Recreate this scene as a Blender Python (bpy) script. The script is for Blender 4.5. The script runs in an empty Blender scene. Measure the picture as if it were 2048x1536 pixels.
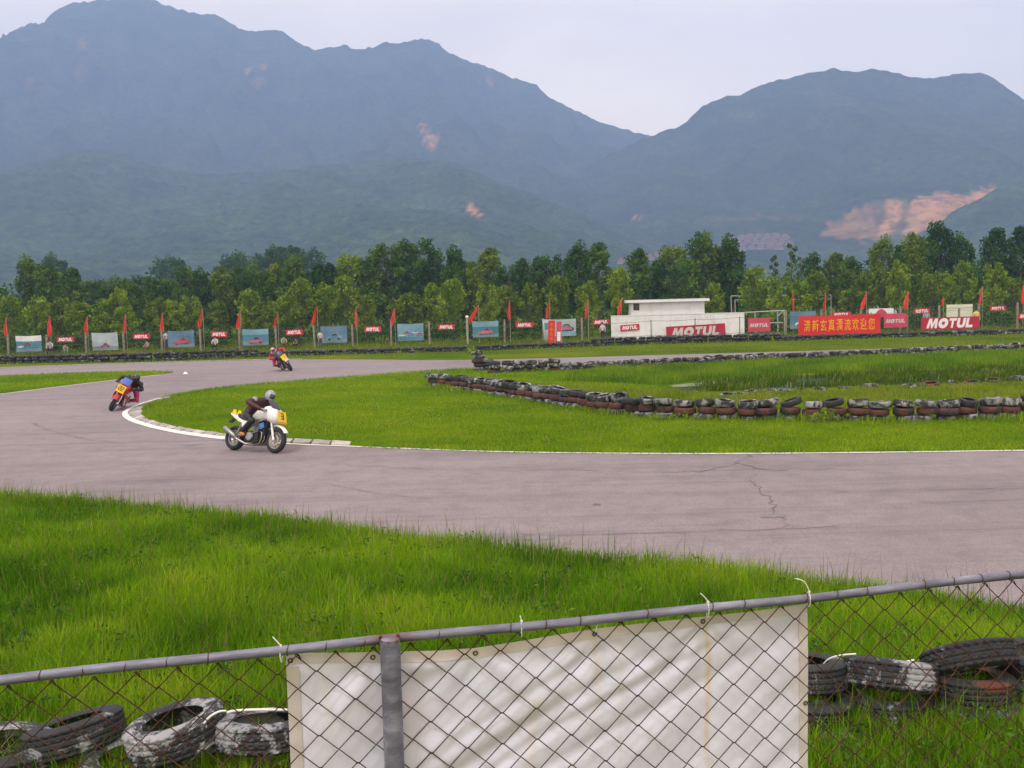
import bpy, bmesh, math, random
import numpy as np
from mathutils import Vector, Matrix, Euler, noise as mnoise

random.seed(7)
rng = np.random.default_rng(7)
R = math.radians
scene = bpy.context.scene
col = scene.collection

# ------------------------------------------------------------------ camera
FPX = 2000.0            # focal length in pixels of a 2048 px wide picture
EYE = 3.6
PITCH, ROLL = 4.8, -1.5
cam_d = bpy.data.cameras.new('camera')
cam = bpy.data.objects.new('camera', cam_d)
col.objects.link(cam)
cam_d.sensor_width = 36.0
cam_d.lens = FPX / 2048 * 36.0
cam_d.clip_start = 0.05
cam_d.clip_end = 12000
CM = Matrix.Translation((0, 0, EYE)) @ Matrix.Rotation(R(90 - PITCH), 4, 'X') @ Matrix.Rotation(R(ROLL), 4, 'Z')
cam.matrix_world = CM
scene.camera = cam

# ------------------------------------------------------------------ sky and sun
SUN_EL, SUN_AZ = 58.0, -35.0     # high soft sun behind thin overcast, a little left behind the camera
world = bpy.data.worlds.new('World')
scene.world = world
world.use_nodes = True
wn, wl = world.node_tree.nodes, world.node_tree.links
wn.clear()
w_out = wn.new('ShaderNodeOutputWorld')
w_sky = wn.new('ShaderNodeTexSky')
w_sky.sky_type = 'NISHITA'
w_sky.sun_disc = False
w_sky.sun_elevation = R(SUN_EL)
w_sky.sun_rotation = R(180 + SUN_AZ)
w_b1 = wn.new('ShaderNodeBackground')
w_b1.inputs[1].default_value = 0.11
wl.new(w_sky.outputs[0], w_b1.inputs[0])
w_tc = wn.new('ShaderNodeTexCoord')
w_mp = wn.new('ShaderNodeMapping')
w_mp.inputs['Scale'].default_value = (1.0, 1.0, 2.6)
w_mp.inputs['Location'].default_value = (0.35, 0.1, 0.3)
wl.new(w_tc.outputs['Generated'], w_mp.inputs[0])
w_nz = wn.new('ShaderNodeTexNoise')
w_nz.inputs['Scale'].default_value = 2.8
w_nz.inputs['Detail'].default_value = 6
w_nz.inputs['Roughness'].default_value = 0.55
w_nz.inputs['Distortion'].default_value = 0.4
wl.new(w_mp.outputs[0], w_nz.inputs['Vector'])
w_rp = wn.new('ShaderNodeValToRGB')
w_rp.color_ramp.elements[0].position = 0.32
w_rp.color_ramp.elements[0].color = (0.93, 0.775, 0.625, 1)
w_rp.color_ramp.elements[1].position = 0.70
w_rp.color_ramp.elements[1].color = (1.24, 1.015, 0.80, 1)
wl.new(w_nz.outputs['Fac'], w_rp.inputs[0])
w_b2 = wn.new('ShaderNodeBackground')
w_b2.inputs[1].default_value = 1.45
wl.new(w_rp.outputs[0], w_b2.inputs[0])
w_mx = wn.new('ShaderNodeMixShader')
w_mx.inputs[0].default_value = 0.93
wl.new(w_b1.outputs[0], w_mx.inputs[1])
wl.new(w_b2.outputs[0], w_mx.inputs[2])
wl.new(w_mx.outputs[0], w_out.inputs['Surface'])

sun_d = bpy.data.lights.new('sun', 'SUN')
sun_d.energy = 1.45
sun_d.angle = R(10)
sun_d.color = (0.92, 0.96, 1.0)
sun = bpy.data.objects.new('sun', sun_d)
col.objects.link(sun)
sun_dir = Vector((math.sin(R(SUN_AZ)) * math.cos(R(SUN_EL)), -math.cos(R(SUN_AZ)) * math.cos(R(SUN_EL)), math.sin(R(SUN_EL))))
sun.rotation_euler = sun_dir.to_track_quat('Z', 'Y').to_euler()
sun.location = (0, 0, 60)

vs = scene.view_settings
vs.view_transform = 'Standard'
vs.look = 'None'
vs.exposure = 0.36
vs.gamma = 1.0
vs.use_curve_mapping = False
scene.cycles.max_bounces = 7
scene.cycles.diffuse_bounces = 3
scene.cycles.glossy_bounces = 2
scene.cycles.transmission_bounces = 3
scene.cycles.transparent_max_bounces = 8
scene.cycles.volume_bounces = 4
scene.cycles.use_denoising = True
scene.cycles.use_adaptive_sampling = True
scene.cycles.adaptive_threshold = 0.015

# ------------------------------------------------------------------ helpers
M3 = CM.to_3x3()
def ray(u, v):
    return M3 @ Vector(((u - 1024) / FPX, -(v - 768) / FPX, -1.0))
def gp(u, v, z=0.0):
    """point of the level z that the photograph shows at pixel u, v"""
    d = ray(u, v)
    t = (z - EYE) / d.z
    return Vector((d.x * t, d.y * t, z))
def at(u, v, depth):
    """point at pixel u, v standing `depth` metres down the view (along +Y)"""
    d = ray(u, v)
    t = depth / d.y
    return Vector((d.x * t, depth, EYE + d.z * t))
CMI = CM.inverted()
def project(P):
    q = CMI @ Vector(P)
    return (1024 + FPX * q.x / -q.z, 768 - FPX * q.y / -q.z)

def props(o, label=None, cat=None, group=None, kind=None):
    if label: o['label'] = label
    if cat: o['category'] = cat
    if group: o['group'] = group
    if kind: o['kind'] = kind
    return o
def empty(name, loc=(0, 0, 0), rot=(0, 0, 0), label=None, cat=None, group=None, parent=None):
    o = bpy.data.objects.new(name, None)
    o.empty_display_size = 0.2
    col.objects.link(o)
    o.location = loc
    o.rotation_euler = rot
    if parent: o.parent = parent
    return props(o, label, cat, group)
def link(name, me, parent=None, loc=None, rot=None, scale=None):
    o = bpy.data.objects.new(name, me)
    col.objects.link(o)
    if parent: o.parent = parent
    if loc is not None: o.location = loc
    if rot is not None: o.rotation_euler = rot
    if scale is not None: o.scale = scale
    return o
def copy_tree(o, parent=None):
    c = o.copy()
    col.objects.link(c)
    if parent: c.parent = parent
    for ch in list(o.children):
        copy_tree(ch, c)
    return c

class MB:
    """collects shapes; build() links them as one mesh object"""
    def __init__(s):
        s.v, s.f, s.m = [], [], []
        s.mi = 0
    def add(s, vs_, fs_):
        b = len(s.v)
        s.v += [tuple(p) for p in vs_]
        s.f += [tuple(b + i for i in f) for f in fs_]
        s.m += [s.mi] * len(fs_)
        return s
    def box(s, c, size, rot=None, taper=1.0):
        hx, hy, hz = size[0] / 2, size[1] / 2, size[2] / 2
        pts = [Vector((x * (taper if z > 0 else 1), y * (taper if z > 0 else 1), z)) for z in (-hz, hz) for x, y in ((-hx, -hy), (hx, -hy), (hx, hy), (-hx, hy))]
        if rot is not None:
            m = rot if isinstance(rot, Matrix) else Euler(rot).to_matrix()
            pts = [m @ p for p in pts]
        pts = [p + Vector(c) for p in pts]
        return s.add(pts, [(3, 2, 1, 0), (4, 5, 6, 7), (0, 1, 5, 4), (1, 2, 6, 5), (2, 3, 7, 6), (3, 0, 4, 7)])
    def tube(s, path, r, n=8, caps=True, closed=False):
        P = [Vector(p) for p in path]
        k = len(P)
        rs = r if isinstance(r, (list, tuple)) else [r] * k
        vs_, fs_ = [], []
        up = None
        for i in range(k):
            if closed: t = P[(i + 1) % k] - P[i - 1]
            else: t = P[min(i + 1, k - 1)] - P[max(i - 1, 0)]
            t = t.normalized() if t.length > 1e-9 else Vector((0, 0, 1))
            if up is None:
                a = Vector((0, 0, 1)) if abs(t.z) < 0.9 else Vector((1, 0, 0))
                up = (a - t * a.dot(t)).normalized()
            else:
                up = up - t * up.dot(t)
                up = up.normalized() if up.length > 1e-6 else t.orthogonal().normalized()
            sd = t.cross(up)
            for j in range(n):
                a = 2 * math.pi * j / n
                vs_.append(P[i] + (up * math.cos(a) + sd * math.sin(a)) * rs[i])
        for i in range(k if closed else k - 1):
            i2 = (i + 1) % k
            for j in range(n):
                j2 = (j + 1) % n
                fs_.append((i * n + j, i * n + j2, i2 * n + j2, i2 * n + j))
        if caps and not closed:
            fs_.append(tuple(reversed(range(n))))
            fs_.append(tuple(range((k - 1) * n, k * n)))
        return s.add(vs_, fs_)
    def lathe(s, prof, n=24, M=None, closed=False):
        """prof: (radius, height) pairs turned about Z"""
        k = len(prof)
        vs_, fs_ = [], []
        for j in range(n):
            a = 2 * math.pi * j / n
            for r_, z_ in prof:
                p = Vector((r_ * math.cos(a), r_ * math.sin(a), z_))
                vs_.append(M @ p if M is not None else p)
        for j in range(n):
            j2 = (j + 1) % n
            for i in range(k if closed else k - 1):
                i2 = (i + 1) % k
                fs_.append((j * k + i, j2 * k + i, j2 * k + i2, j * k + i2))
        return s.add(vs_, fs_)
    def ball(s, c, rad, n=12, m=8, rot=None):
        c = Vector(c)
        rx, ry, rz = rad if isinstance(rad, (tuple, list)) else (rad,) * 3
        vs_, fs_ = [], []
        mt = (rot if isinstance(rot, Matrix) else Euler(rot).to_matrix()) if rot is not None else None
        for i in range(m + 1):
            ph = math.pi * i / m
            for j in range(n):
                a = 2 * math.pi * j / n
                p = Vector((rx * math.sin(ph) * math.cos(a), ry * math.sin(ph) * math.sin(a), rz * math.cos(ph)))
                vs_.append(c + (mt @ p if mt else p))
        for i in range(m):
            for j in range(n):
                j2 = (j + 1) % n
                fs_.append((i * n + j, (i + 1) * n + j, (i + 1) * n + j2, i * n + j2))
        return s.add(vs_, fs_)
    def loft(s, rings, closed=True, caps=True):
        """rings: lists of equally many points"""
        n = len(rings[0])
        vs_ = [Vector(p) for r_ in rings for p in r_]
        fs_ = []
        for i in range(len(rings) - 1):
            for j in range(n if closed else n - 1):
                j2 = (j + 1) % n
                fs_.append((i * n + j, i * n + j2, (i + 1) * n + j2, (i + 1) * n + j))
        if caps and closed:
            fs_.append(tuple(reversed(range(n))))
            fs_.append(tuple(range((len(rings) - 1) * n, len(rings) * n)))
        return s.add(vs_, fs_)
    def prism(s, poly, y0, y1, M=None):
        """poly: (x, z) outline extruded from y0 to y1"""
        n = len(poly)
        vs_ = [Vector((x, y0, z)) for x, z in poly] + [Vector((x, y1, z)) for x, z in poly]
        if M is not None: vs_ = [M @ p for p in vs_]
        fs_ = [tuple(range(n)), tuple(reversed(range(n, 2 * n)))]
        for i in range(n):
            j = (i + 1) % n
            fs_.append((i + n, j + n, j, i))
        return s.add(vs_, fs_)
    def mesh(s, name, mats, smooth=False, tri=False):
        me = bpy.data.meshes.new(name)
        me.from_pydata([tuple(p) for p in s.v], [], s.f)
        for m in (mats if isinstance(mats, (list, tuple)) else [mats]):
            me.materials.append(m)
        if any(s.m): me.polygons.foreach_set('material_index', s.m)
        bm = bmesh.new(); bm.from_mesh(me)
        bmesh.ops.recalc_face_normals(bm, faces=bm.faces)
        bm.to_mesh(me); bm.free()
        if smooth:
            me.polygons.foreach_set('use_smooth', [True] * len(me.polygons))
            if smooth != 'all':
                try: me.set_sharp_from_angle(angle=R(38))
                except Exception: pass
        me.update()
        return me
    def build(s, name, mats, parent=None, smooth=False, loc=None, rot=None):
        return link(name, s.mesh(name, mats, smooth), parent, loc, rot)

# ------------------------------------------------------------------ materials
def new_mat(name):
    m = bpy.data.materials.new(name)
    m.use_nodes = True
    nt = m.node_tree
    return m, nt.nodes, nt.links, nt.nodes['Principled BSDF']
def setp(b, rough=0.6, metal=0.0, spec=0.4, coat=0.0):
    b.inputs['Roughness'].default_value = rough
    b.inputs['Metallic'].default_value = metal
    b.inputs['Specular IOR Level'].default_value = spec
    b.inputs['Coat Weight'].default_value = coat
def noise_node(n, l, scale, detail=4, rough=0.55, coord='Object', vec=None, dist=0.0, mapscale=None):
    t = n.new('ShaderNodeTexNoise')
    t.inputs['Scale'].default_value = scale
    t.inputs['Detail'].default_value = detail
    t.inputs['Roughness'].default_value = rough
    t.inputs['Distortion'].default_value = dist
    src = vec
    if src is None:
        if coord == 'World':
            src = n.new('ShaderNodeNewGeometry').outputs['Position']
        else:
            src = n.new('ShaderNodeTexCoord').outputs[coord]
    if mapscale:
        mp = n.new('ShaderNodeMapping')
        mp.inputs['Scale'].default_value = mapscale
        l.new(src, mp.inputs[0]); src = mp.outputs[0]
    l.new(src, t.inputs['Vector'])
    return t
def ramp(n, l, fac, stops):
    r_ = n.new('ShaderNodeValToRGB')
    e = r_.color_ramp.elements
    while len(e) > 1: e.remove(e[-1])
    e[0].position = stops[0][0]; e[0].color = (*stops[0][1], 1)
    for p, c in stops[1:]:
        x = e.new(p); x.color = (*c, 1)
    l.new(fac, r_.inputs[0])
    return r_
def mixc(n, l, fac, a, b, mode='MIX'):
    x = n.new('ShaderNodeMix')
    x.data_type = 'RGBA'
    x.blend_type = mode
    for s_, i in ((fac, 0), (a, 6), (b, 7)):
        if hasattr(s_, 'is_linked') or hasattr(s_, 'node'): l.new(s_, x.inputs[i])
        elif i == 0: x.inputs[0].default_value = s_
        else: x.inputs[i].default_value = (*s_, 1)
    return x.outputs[2]
def bump(n, l, b, height, strength=0.3, dist=0.02):
    k = n.new('ShaderNodeBump')
    k.inputs['Strength'].default_value = strength
    k.inputs['Distance'].default_value = dist
    l.new(height, k.inputs['Height'])
    l.new(k.outputs[0], b.inputs['Normal'])
def plain(name, c, rough=0.55, metal=0.0, spec=0.4, coat=0.0, var=0.18, scale=6.0, bmp=0.0, coord='Object'):
    """one colour with a mottled, slightly worn surface"""
    m, n, l, b = new_mat(name)
    setp(b, rough, metal, spec, coat)
    t = noise_node(n, l, scale, 5, 0.6, coord)
    r_ = ramp(n, l, t.outputs['Fac'], [(0.25, tuple(x * (1 - var) for x in c)), (0.75, tuple(min(1, x * (1 + var * 0.6)) for x in c))])
    l.new(r_.outputs[0], b.inputs['Base Color'])
    if bmp: bump(n, l, b, t.outputs['Fac'], bmp, 0.01)
    return m
# ------------------------------------------------------------------ ground, track, hills
def m_grass_ground(name, dark, mid, lite, s=0.35):
    m, n, l, b = new_mat(name)
    setp(b, 1.0, 0, 0.0)
    t1 = noise_node(n, l, s, 6, 0.65, 'World')
    r1 = ramp(n, l, t1.outputs['Fac'], [(0.30, dark), (0.50, mid), (0.72, lite)])
    t2 = noise_node(n, l, 9.0, 5, 0.75, 'World', mapscale=(1, 1, 1))
    r2 = ramp(n, l, t2.outputs['Fac'], [(0.3, (0.62, 0.62, 0.55)), (0.7, (1.15, 1.12, 1.05))])
    l.new(mixc(n, l, 1.0, r1.outputs[0], r2.outputs[0], 'MULTIPLY'), b.inputs['Base Color'])
    bump(n, l, b, t2.outputs['Fac'], 0.5, 0.06)
    return m
G_DARK, G_MID, G_LITE = (0.058, 0.115, 0.006), (0.105, 0.180, 0.006), (0.165, 0.220, 0.010)
M_ground = m_grass_ground('meadow_soil', (0.055, 0.10, 0.012), (0.09, 0.145, 0.012), (0.17, 0.19, 0.025), 0.12)
M_turf = m_grass_ground('turf', G_DARK, G_MID, G_LITE, 0.25)

def sheet(name, pts, z, mat, kind='structure', parent=None):
    bm = bmesh.new()
    vs_ = [bm.verts.new((p[0], p[1], z)) for p in pts]
    es_ = [bm.edges.new((vs_[i], vs_[(i + 1) % len(vs_)])) for i in range(len(vs_))]
    bmesh.ops.triangle_fill(bm, use_beauty=True, edges=es_)
    for f in bm.faces:
        if f.normal.z < 0: f.normal_flip()
    me = bpy.data.meshes.new(name); bm.to_mesh(me); bm.free()
    me.materials.append(mat)
    o = link(name, me, parent)
    if kind and parent is None: o['kind'] = kind
    return o
def smooth_path(P, it=2, closed=False):
    P = [Vector(p) for p in P]
    for _ in range(it):
        Q = [] if closed else [P[0]]
        k = len(P)
        for i in range(k if closed else k - 1):
            a, b_ = P[i], P[(i + 1) % k]
            Q += [a * 0.75 + b_ * 0.25, a * 0.25 + b_ * 0.75]
        if not closed: Q.append(P[-1])
        P = Q
    return P
def resample(P, step):
    P = [Vector(p) for p in P]
    out, acc = [P[0].copy()], 0.0
    for a, b_ in zip(P, P[1:]):
        L = (b_ - a).length
        t = step - acc
        while t <= L:
            out.append(a.lerp(b_, t / L)); t += step
        acc = (acc + L) % step if L + acc >= step else acc + L
    return out

MB().add([(-3150, -150, 0), (3150, -150, 0), (3150, 3450, 0), (-3150, 3450, 0)], [(0, 1, 2, 3)]).build('ground', M_ground)['kind'] = 'structure'

# asphalt, pale and pinkish, worn
def make_asphalt():
    m, n, l, b = new_mat('worn_asphalt')
    setp(b, 0.85, 0, 0.25)
    big = noise_node(n, l, 0.10, 5, 0.6, 'World', dist=0.6)
    r1 = ramp(n, l, big.outputs['Fac'], [(0.3, (0.190, 0.160, 0.169)), (0.5, (0.230, 0.192, 0.202)), (0.72, (0.262, 0.220, 0.230))])
    st = noise_node(n, l, 1.0, 6, 0.65, 'World', mapscale=(0.10, 1.3, 1), dist=0.3)      # wear along the driving line
    r2 = ramp(n, l, st.outputs['Fac'], [(0.28, (0.80, 0.79, 0.80)), (0.5, (1.0, 1.0, 1.0)), (0.75, (1.07, 1.06, 1.06))])
    fine = noise_node(n, l, 30.0, 3, 0.85, 'World')
    r3 = ramp(n, l, fine.outputs['Fac'], [(0.25, (0.62, 0.61, 0.62)), (0.5, (1.0, 1.0, 1.0)), (0.75, (1.30, 1.30, 1.28))])
    mot = noise_node(n, l, 1.7, 7, 0.72, 'World')
    r4 = ramp(n, l, mot.outputs['Fac'], [(0.30, (0.80, 0.80, 0.81)), (0.52, (1.0, 1.0, 1.0)), (0.72, (1.08, 1.07, 1.05))])
    sk = noise_node(n, l, 1.0, 5, 0.7, 'World', mapscale=(0.07, 2.6, 1), dist=0.5)      # rubber laid on the racing line
    r5 = ramp(n, l, sk.outputs['Fac'], [(0.56, (1, 1, 1)), (0.68, (0.80, 0.79, 0.80)), (0.74, (0.70, 0.69, 0.70))])
    c = mixc(n, l, 1.0, r1.outputs[0], r2.outputs[0], 'MULTIPLY')
    c = mixc(n, l, 1.0, c, r3.outputs[0], 'MULTIPLY')
    c = mixc(n, l, 1.0, c, r4.outputs[0], 'MULTIPLY')
    c = mixc(n, l, 1.0, c, r5.outputs[0], 'MULTIPLY')
    l.new(c, b.inputs['Base Color'])
    bump(n, l, b, fine.outputs['Fac'], 0.35, 0.01)
    return m
M_asphalt = make_asphalt()
FAR_EDGE = [(-500, 752), (0, 736), (120, 731), (250, 727), (380, 723), (500, 719.5), (600, 718.5), (750, 719.5), (930, 720.5), (1150, 715), (1400, 708), (1750, 698), (2050, 690), (2500, 679)]
NEAR_EDGE = [(-500, 960), (-200, 992), (0, 1004), (300, 1024), (600, 1056), (870, 1094), (1000, 1104), (1200, 1124), (1500, 1160), (1700, 1186), (1860, 1206), (2048, 1226), (2300, 1252), (2900, 1300)]
far_w = [gp(*p) for p in FAR_EDGE]
near_w = smooth_path([gp(*p) for p in NEAR_EDGE], 2)
track = sheet('track', far_w + list(reversed(near_w)), 0.006, M_asphalt)

INFIELD = [(2900, 884), (2400, 893), (2048, 899), (1800, 903), (1500, 906), (1250, 906), (1000, 903), (850, 898), (700, 892), (600, 888), (500, 884), (430, 876), (360, 864), (310, 850), (285, 836), (281, 824), (292, 812), (318, 801), (360, 790), (420, 780), (500, 771), (600, 763), (740, 752), (880, 741), (1000, 737), (1150, 734), (1400, 724), (1750, 710), (2050, 697), (2500, 686)]
infield_w = smooth_path([gp(*p) for p in INFIELD], 2)
infield = sheet('infield_grass', infield_w, 0.014, M_turf)
ISLAND = [(-400, 770), (-200, 760), (0, 752), (150, 746), (260, 742.5), (340, 743), (349, 745), (320, 749), (250, 757), (150, 769), (60, 780), (0, 788), (-200, 812), (-400, 840)]
island_w = smooth_path([gp(*p) for p in ISLAND], 1, True)
island = sheet('grass_island', island_w, 0.014, M_turf)
verge_poly = list(near_w) + [Vector((9, 1.0, 0)), Vector((-9, 1.0, 0))]

# painted edge lines (thin sheets on the track)
M_paint = plain('line_paint', (0.74, 0.73, 0.70), 0.7, var=0.25, scale=1.4, coord='Object')
def strip(name, path, w0, w1, z, mat, parent=None):
    """flat band along a path, from offset w0 to w1 to its left"""
    P = [Vector(p) for p in path]
    mb = MB(); vs_ = []
    for i in range(len(P)):
        t = (P[min(i + 1, len(P) - 1)] - P[max(i - 1, 0)]); t.z = 0; t.normalize()
        nrm = Vector((-t.y, t.x, 0))
        for w in (w0, w1):
            q = P[i] + nrm * w; vs_.append((q.x, q.y, z))
    mb.add(vs_, [(2 * i, 2 * i + 2, 2 * i + 3, 2 * i + 1) for i in range(len(P) - 1)])
    return mb.build(name, mat, parent)
LINE = [(2900, 887.5), (2400, 896.5), (2048, 902), (1800, 905.5), (1500, 908.5), (1250, 908), (1000, 905), (850, 899.5), (700, 893.5), (600, 890), (500, 884), (430, 877.5), (360, 868), (300, 855), (262, 843), (247, 832), (249, 823), (262, 815), (290, 805), (320, 797)]
line_w = smooth_path([gp(*p) for p in LINE], 2)
strip('edge_line', line_w, -0.06, 0.06, 0.018, M_paint, track)
strip('edge_line', smooth_path([gp(u, v - 0.2) for u, v in FAR_EDGE[:7]], 1), 0.12, 0.34, 0.011, M_paint, track)
strip('edge_line', smooth_path([gp(*p) for p in [(-400, 841), (-200, 813), (0, 789), (60, 781), (150, 770), (250, 758), (320, 750)]], 2), -0.13, 0.0, 0.019, M_paint, track)
strip('edge_line', smooth_path([gp(*p) for p in [(420, 780), (500, 771), (600, 763), (740, 752), (880, 741)]], 2), -0.10, 0.0, 0.019, M_paint, track)

# kerb round the apex: separate sloping concrete blocks behind a thick white rim
M_conc = plain('kerb_concrete', (0.34, 0.30, 0.285), 0.85, var=0.3, scale=3.0, bmp=0.3)
M_conc2 = plain('kerb_pale', (0.47, 0.43, 0.41), 0.85, var=0.3, scale=3.0, bmp=0.3)
M_white = plain('kerb_white', (0.72, 0.72, 0.70), 0.7, var=0.22, scale=2.5)
KERB_IN = [(700, 893), (640, 890.5), (570, 887), (500, 883), (430, 876.5), (360, 867), (300, 854), (263, 842), (249, 832), (251, 823.5), (264, 815.5), (292, 805.5), (330, 795)]
kp = resample(smooth_path([gp(*p) for p in KERB_IN], 3), 0.62)
kerb = empty('kerb', kp[0]); kerb['kind'] = 'structure'
kerb.location = (0, 0, 0)
mb = MB()
rim = kp[4:]
rings = []
for i, p in enumerate(rim):
    t = rim[min(i + 1, len(rim) - 1)] - rim[max(i - 1, 0)]; t.z = 0; t.normalize()
    nr = Vector((t.y, -t.x, 0))
    wr = 0.035 + 0.085 * min(1, max(0, (i - 8) / 14))
    rings.append([p + nr * a + Vector((0, 0, z)) for a, z in ((-0.03, 0.0), (-0.03, 0.05), (wr, 0.07), (wr, 0.0))])
mb.loft(rings)
mb.build('rim', M_white, kerb, 'all')
kw = []
for i in range(len(kp) - 1):
    a, b_ = kp[i], kp[i + 1]
    t = (b_ - a); t.z = 0; L = t.length; t.normalize()
    nr = Vector((t.y, -t.x, 0))
    mid = (a + b_) / 2
    wd = min([max(0.3, (q - mid).dot(nr)) for q in infield_w if abs((q - mid).dot(t)) < 0.9 and -0.2 < (q - mid).dot(nr) < 2.5] or [0.6])
    wd = max(0.35, min(1.5, wd)) + random.uniform(-0.03, 0.05)
    kw.append(wd)
    g = 0.03
    h0, h1 = 0.03, 0.085 + random.uniform(-0.012, 0.012)
    q = [a + t * g, b_ - t * g]
    skew = t * 0.16
    in0 = (0.04 + 0.09 * min(1, max(0, (i - 12) / 14))) if i >= 4 else 0.02
    vs_ = [q[0] + nr * in0, q[1] + nr * in0, q[1] + nr * wd + skew, q[0] + nr * wd + skew]
    bot = [Vector((p.x, p.y, 0.0)) for p in vs_]
    top = [Vector((p.x, p.y, h)) for p, h in zip(vs_, (h0 + 0.03, h0, h0 + 0.05 + h1 * 0.2, h1))]
    MB().add(bot + top, [(0, 1, 2, 3), (4, 7, 6, 5), (0, 4, 5, 1), (1, 5, 6, 2), (2, 6, 7, 3), (3, 7, 4, 0)]).build('kerb_block', M_conc2 if i % 3 == 0 else M_conc, kerb)

# cracks, sealed joints and stains in the asphalt
M_crack = plain('crack_tar', (0.135, 0.115, 0.118), 0.9, var=0.3, scale=8)
M_stain = plain('old_stain', (0.20, 0.175, 0.175), 0.9, var=0.3, scale=5)
def crack(pts, w, mat=M_crack, name='crack', jitter=0.05):
    P = resample(smooth_path([gp(*p) for p in pts], 1), 0.18)
    P = [p + Vector((random.gauss(0, jitter), random.gauss(0, jitter), 0)) for p in P]
    mb = MB(); vs_ = []
    for i in range(len(P)):
        t = (P[min(i + 1, len(P) - 1)] - P[max(i - 1, 0)]); t.z = 0; t.normalize()
        nr = Vector((-t.y, t.x, 0)) * w * random.uniform(0.05, 1.0) ** 1.3 * (0.3 if i in (0, len(P) - 1) else 1)
        vs_ += [(P[i] + nr).to_tuple()[:2] + (0.0115,), (P[i] - nr).to_tuple()[:2] + (0.0115,)]
    mb.add(vs_, [(2 * i, 2 * i + 2, 2 * i + 3, 2 * i + 1) for i in range(len(P) - 1)])
    return mb.build(name, mat, track)
crack([(1505, 908), (1478, 922), (1470, 930), (1410, 943), (1380, 945)], 0.035)
crack([(1380, 945), (1240, 943), (1090, 940), (1000, 939)], 0.022, M_stain)
crack([(1476, 928), (1500, 936), (1530, 941), (1590, 941)], 0.03)
crack([(1590, 941), (1660, 939), (1740, 939)], 0.025, M_stain)
crack([(1508, 942), (1508, 965), (1520, 985), (1535, 990), (1548, 1012), (1562, 1030), (1572, 1046)], 0.022)
crack([(1572, 1046), (1565, 1058)], 0.02, M_stain)
crack([(2200, 975), (1900, 980), (1700, 984), (1650, 985)], 0.018, M_stain)
crack([(1010, 1071), (1200, 1070), (1440, 1064), (1700, 1050)], 0.016, M_stain)
crack([(640, 928), (820, 938), (985, 941)], 0.02, M_stain)
crack([(60, 845), (110, 866), (180, 880), (260, 888)], 0.06, M_stain)
crack([(640, 965), (760, 990), (880, 1000)], 0.018, M_stain)
crack([(1000, 941.5), (1032, 940.5)], 0.045)
crack([(560, 900), (430, 893), (330, 905)], 0.03, M_stain)
crack([(1640, 912), (1760, 914)], 0.014, M_stain)
def blot(c, rx, ry, mat, name='stain', n=22, z=0.0125):
    p0 = gp(*c)
    pts = [(p0.x + rx * math.cos(a) * k, p0.y + ry * math.sin(a) * k) for a, k in ((2 * math.pi * i / n, random.uniform(0.6, 1.1)) for i in range(n))]
    return sheet(name, pts, z, mat, None, track)
blot((1193, 1010), 0.085, 0.085, M_crack, 'pothole')
blot((1075, 1078), 0.30, 0.22, M_stain)
blot((1545, 1033), 0.22, 0.18, M_stain)
blot((385, 890), 0.3, 0.16, M_stain)

# ------------------------------------------------------------------ hills
def fbm(x, y, s, octv=5, seed=0.0):
    return mnoise.fractal(Vector((x / s + seed, y / s - seed * 1.7, seed * 0.37)), 0.9, 2.1, octv)
def m_hill(name, dark, lite, rock):
    m, n, l, b = new_mat(name)
    setp(b, 1.0, 0, 0.0)
    t1 = noise_node(n, l, 0.012, 8, 0.7, 'World')
    r1 = ramp(n, l, t1.outputs['Fac'], [(0.3, dark), (0.7, lite)])
    t2 = noise_node(n, l, 0.09, 4, 0.8, 'World')
    r2 = ramp(n, l, t2.outputs['Fac'], [(0.34, (0.10, 0.12, 0.15)), (0.66, (2.3, 2.15, 1.9))])
    c = mixc(n, l, 1.0, r1.outputs[0], r2.outputs[0], 'MULTIPLY')
    a = n.new('ShaderNodeAttribute'); a.attribute_name = 'earth'
    e1 = noise_node(n, l, 0.05, 4, 0.7, 'World', mapscale=(1, 1, 0.25))
    r3 = ramp(n, l, e1.outputs['Fac'], [(0.36, tuple(x * 0.35 for x in rock)), (0.60, rock)])
    l.new(mixc(n, l, a.outputs['Fac'], c, r3.outputs[0]), b.inputs['Base Color'])
    return m
def in_poly(px_, py_, poly):
    k = False
    n = len(poly)
    for i in range(n):
        x1, y1 = poly[i]; x2, y2 = poly[(i + 1) % n]
        if (y1 > py_) != (y2 > py_) and px_ < (x2 - x1) * (py_ - y1) / (y2 - y1) + x1: k = not k
    return k
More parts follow.
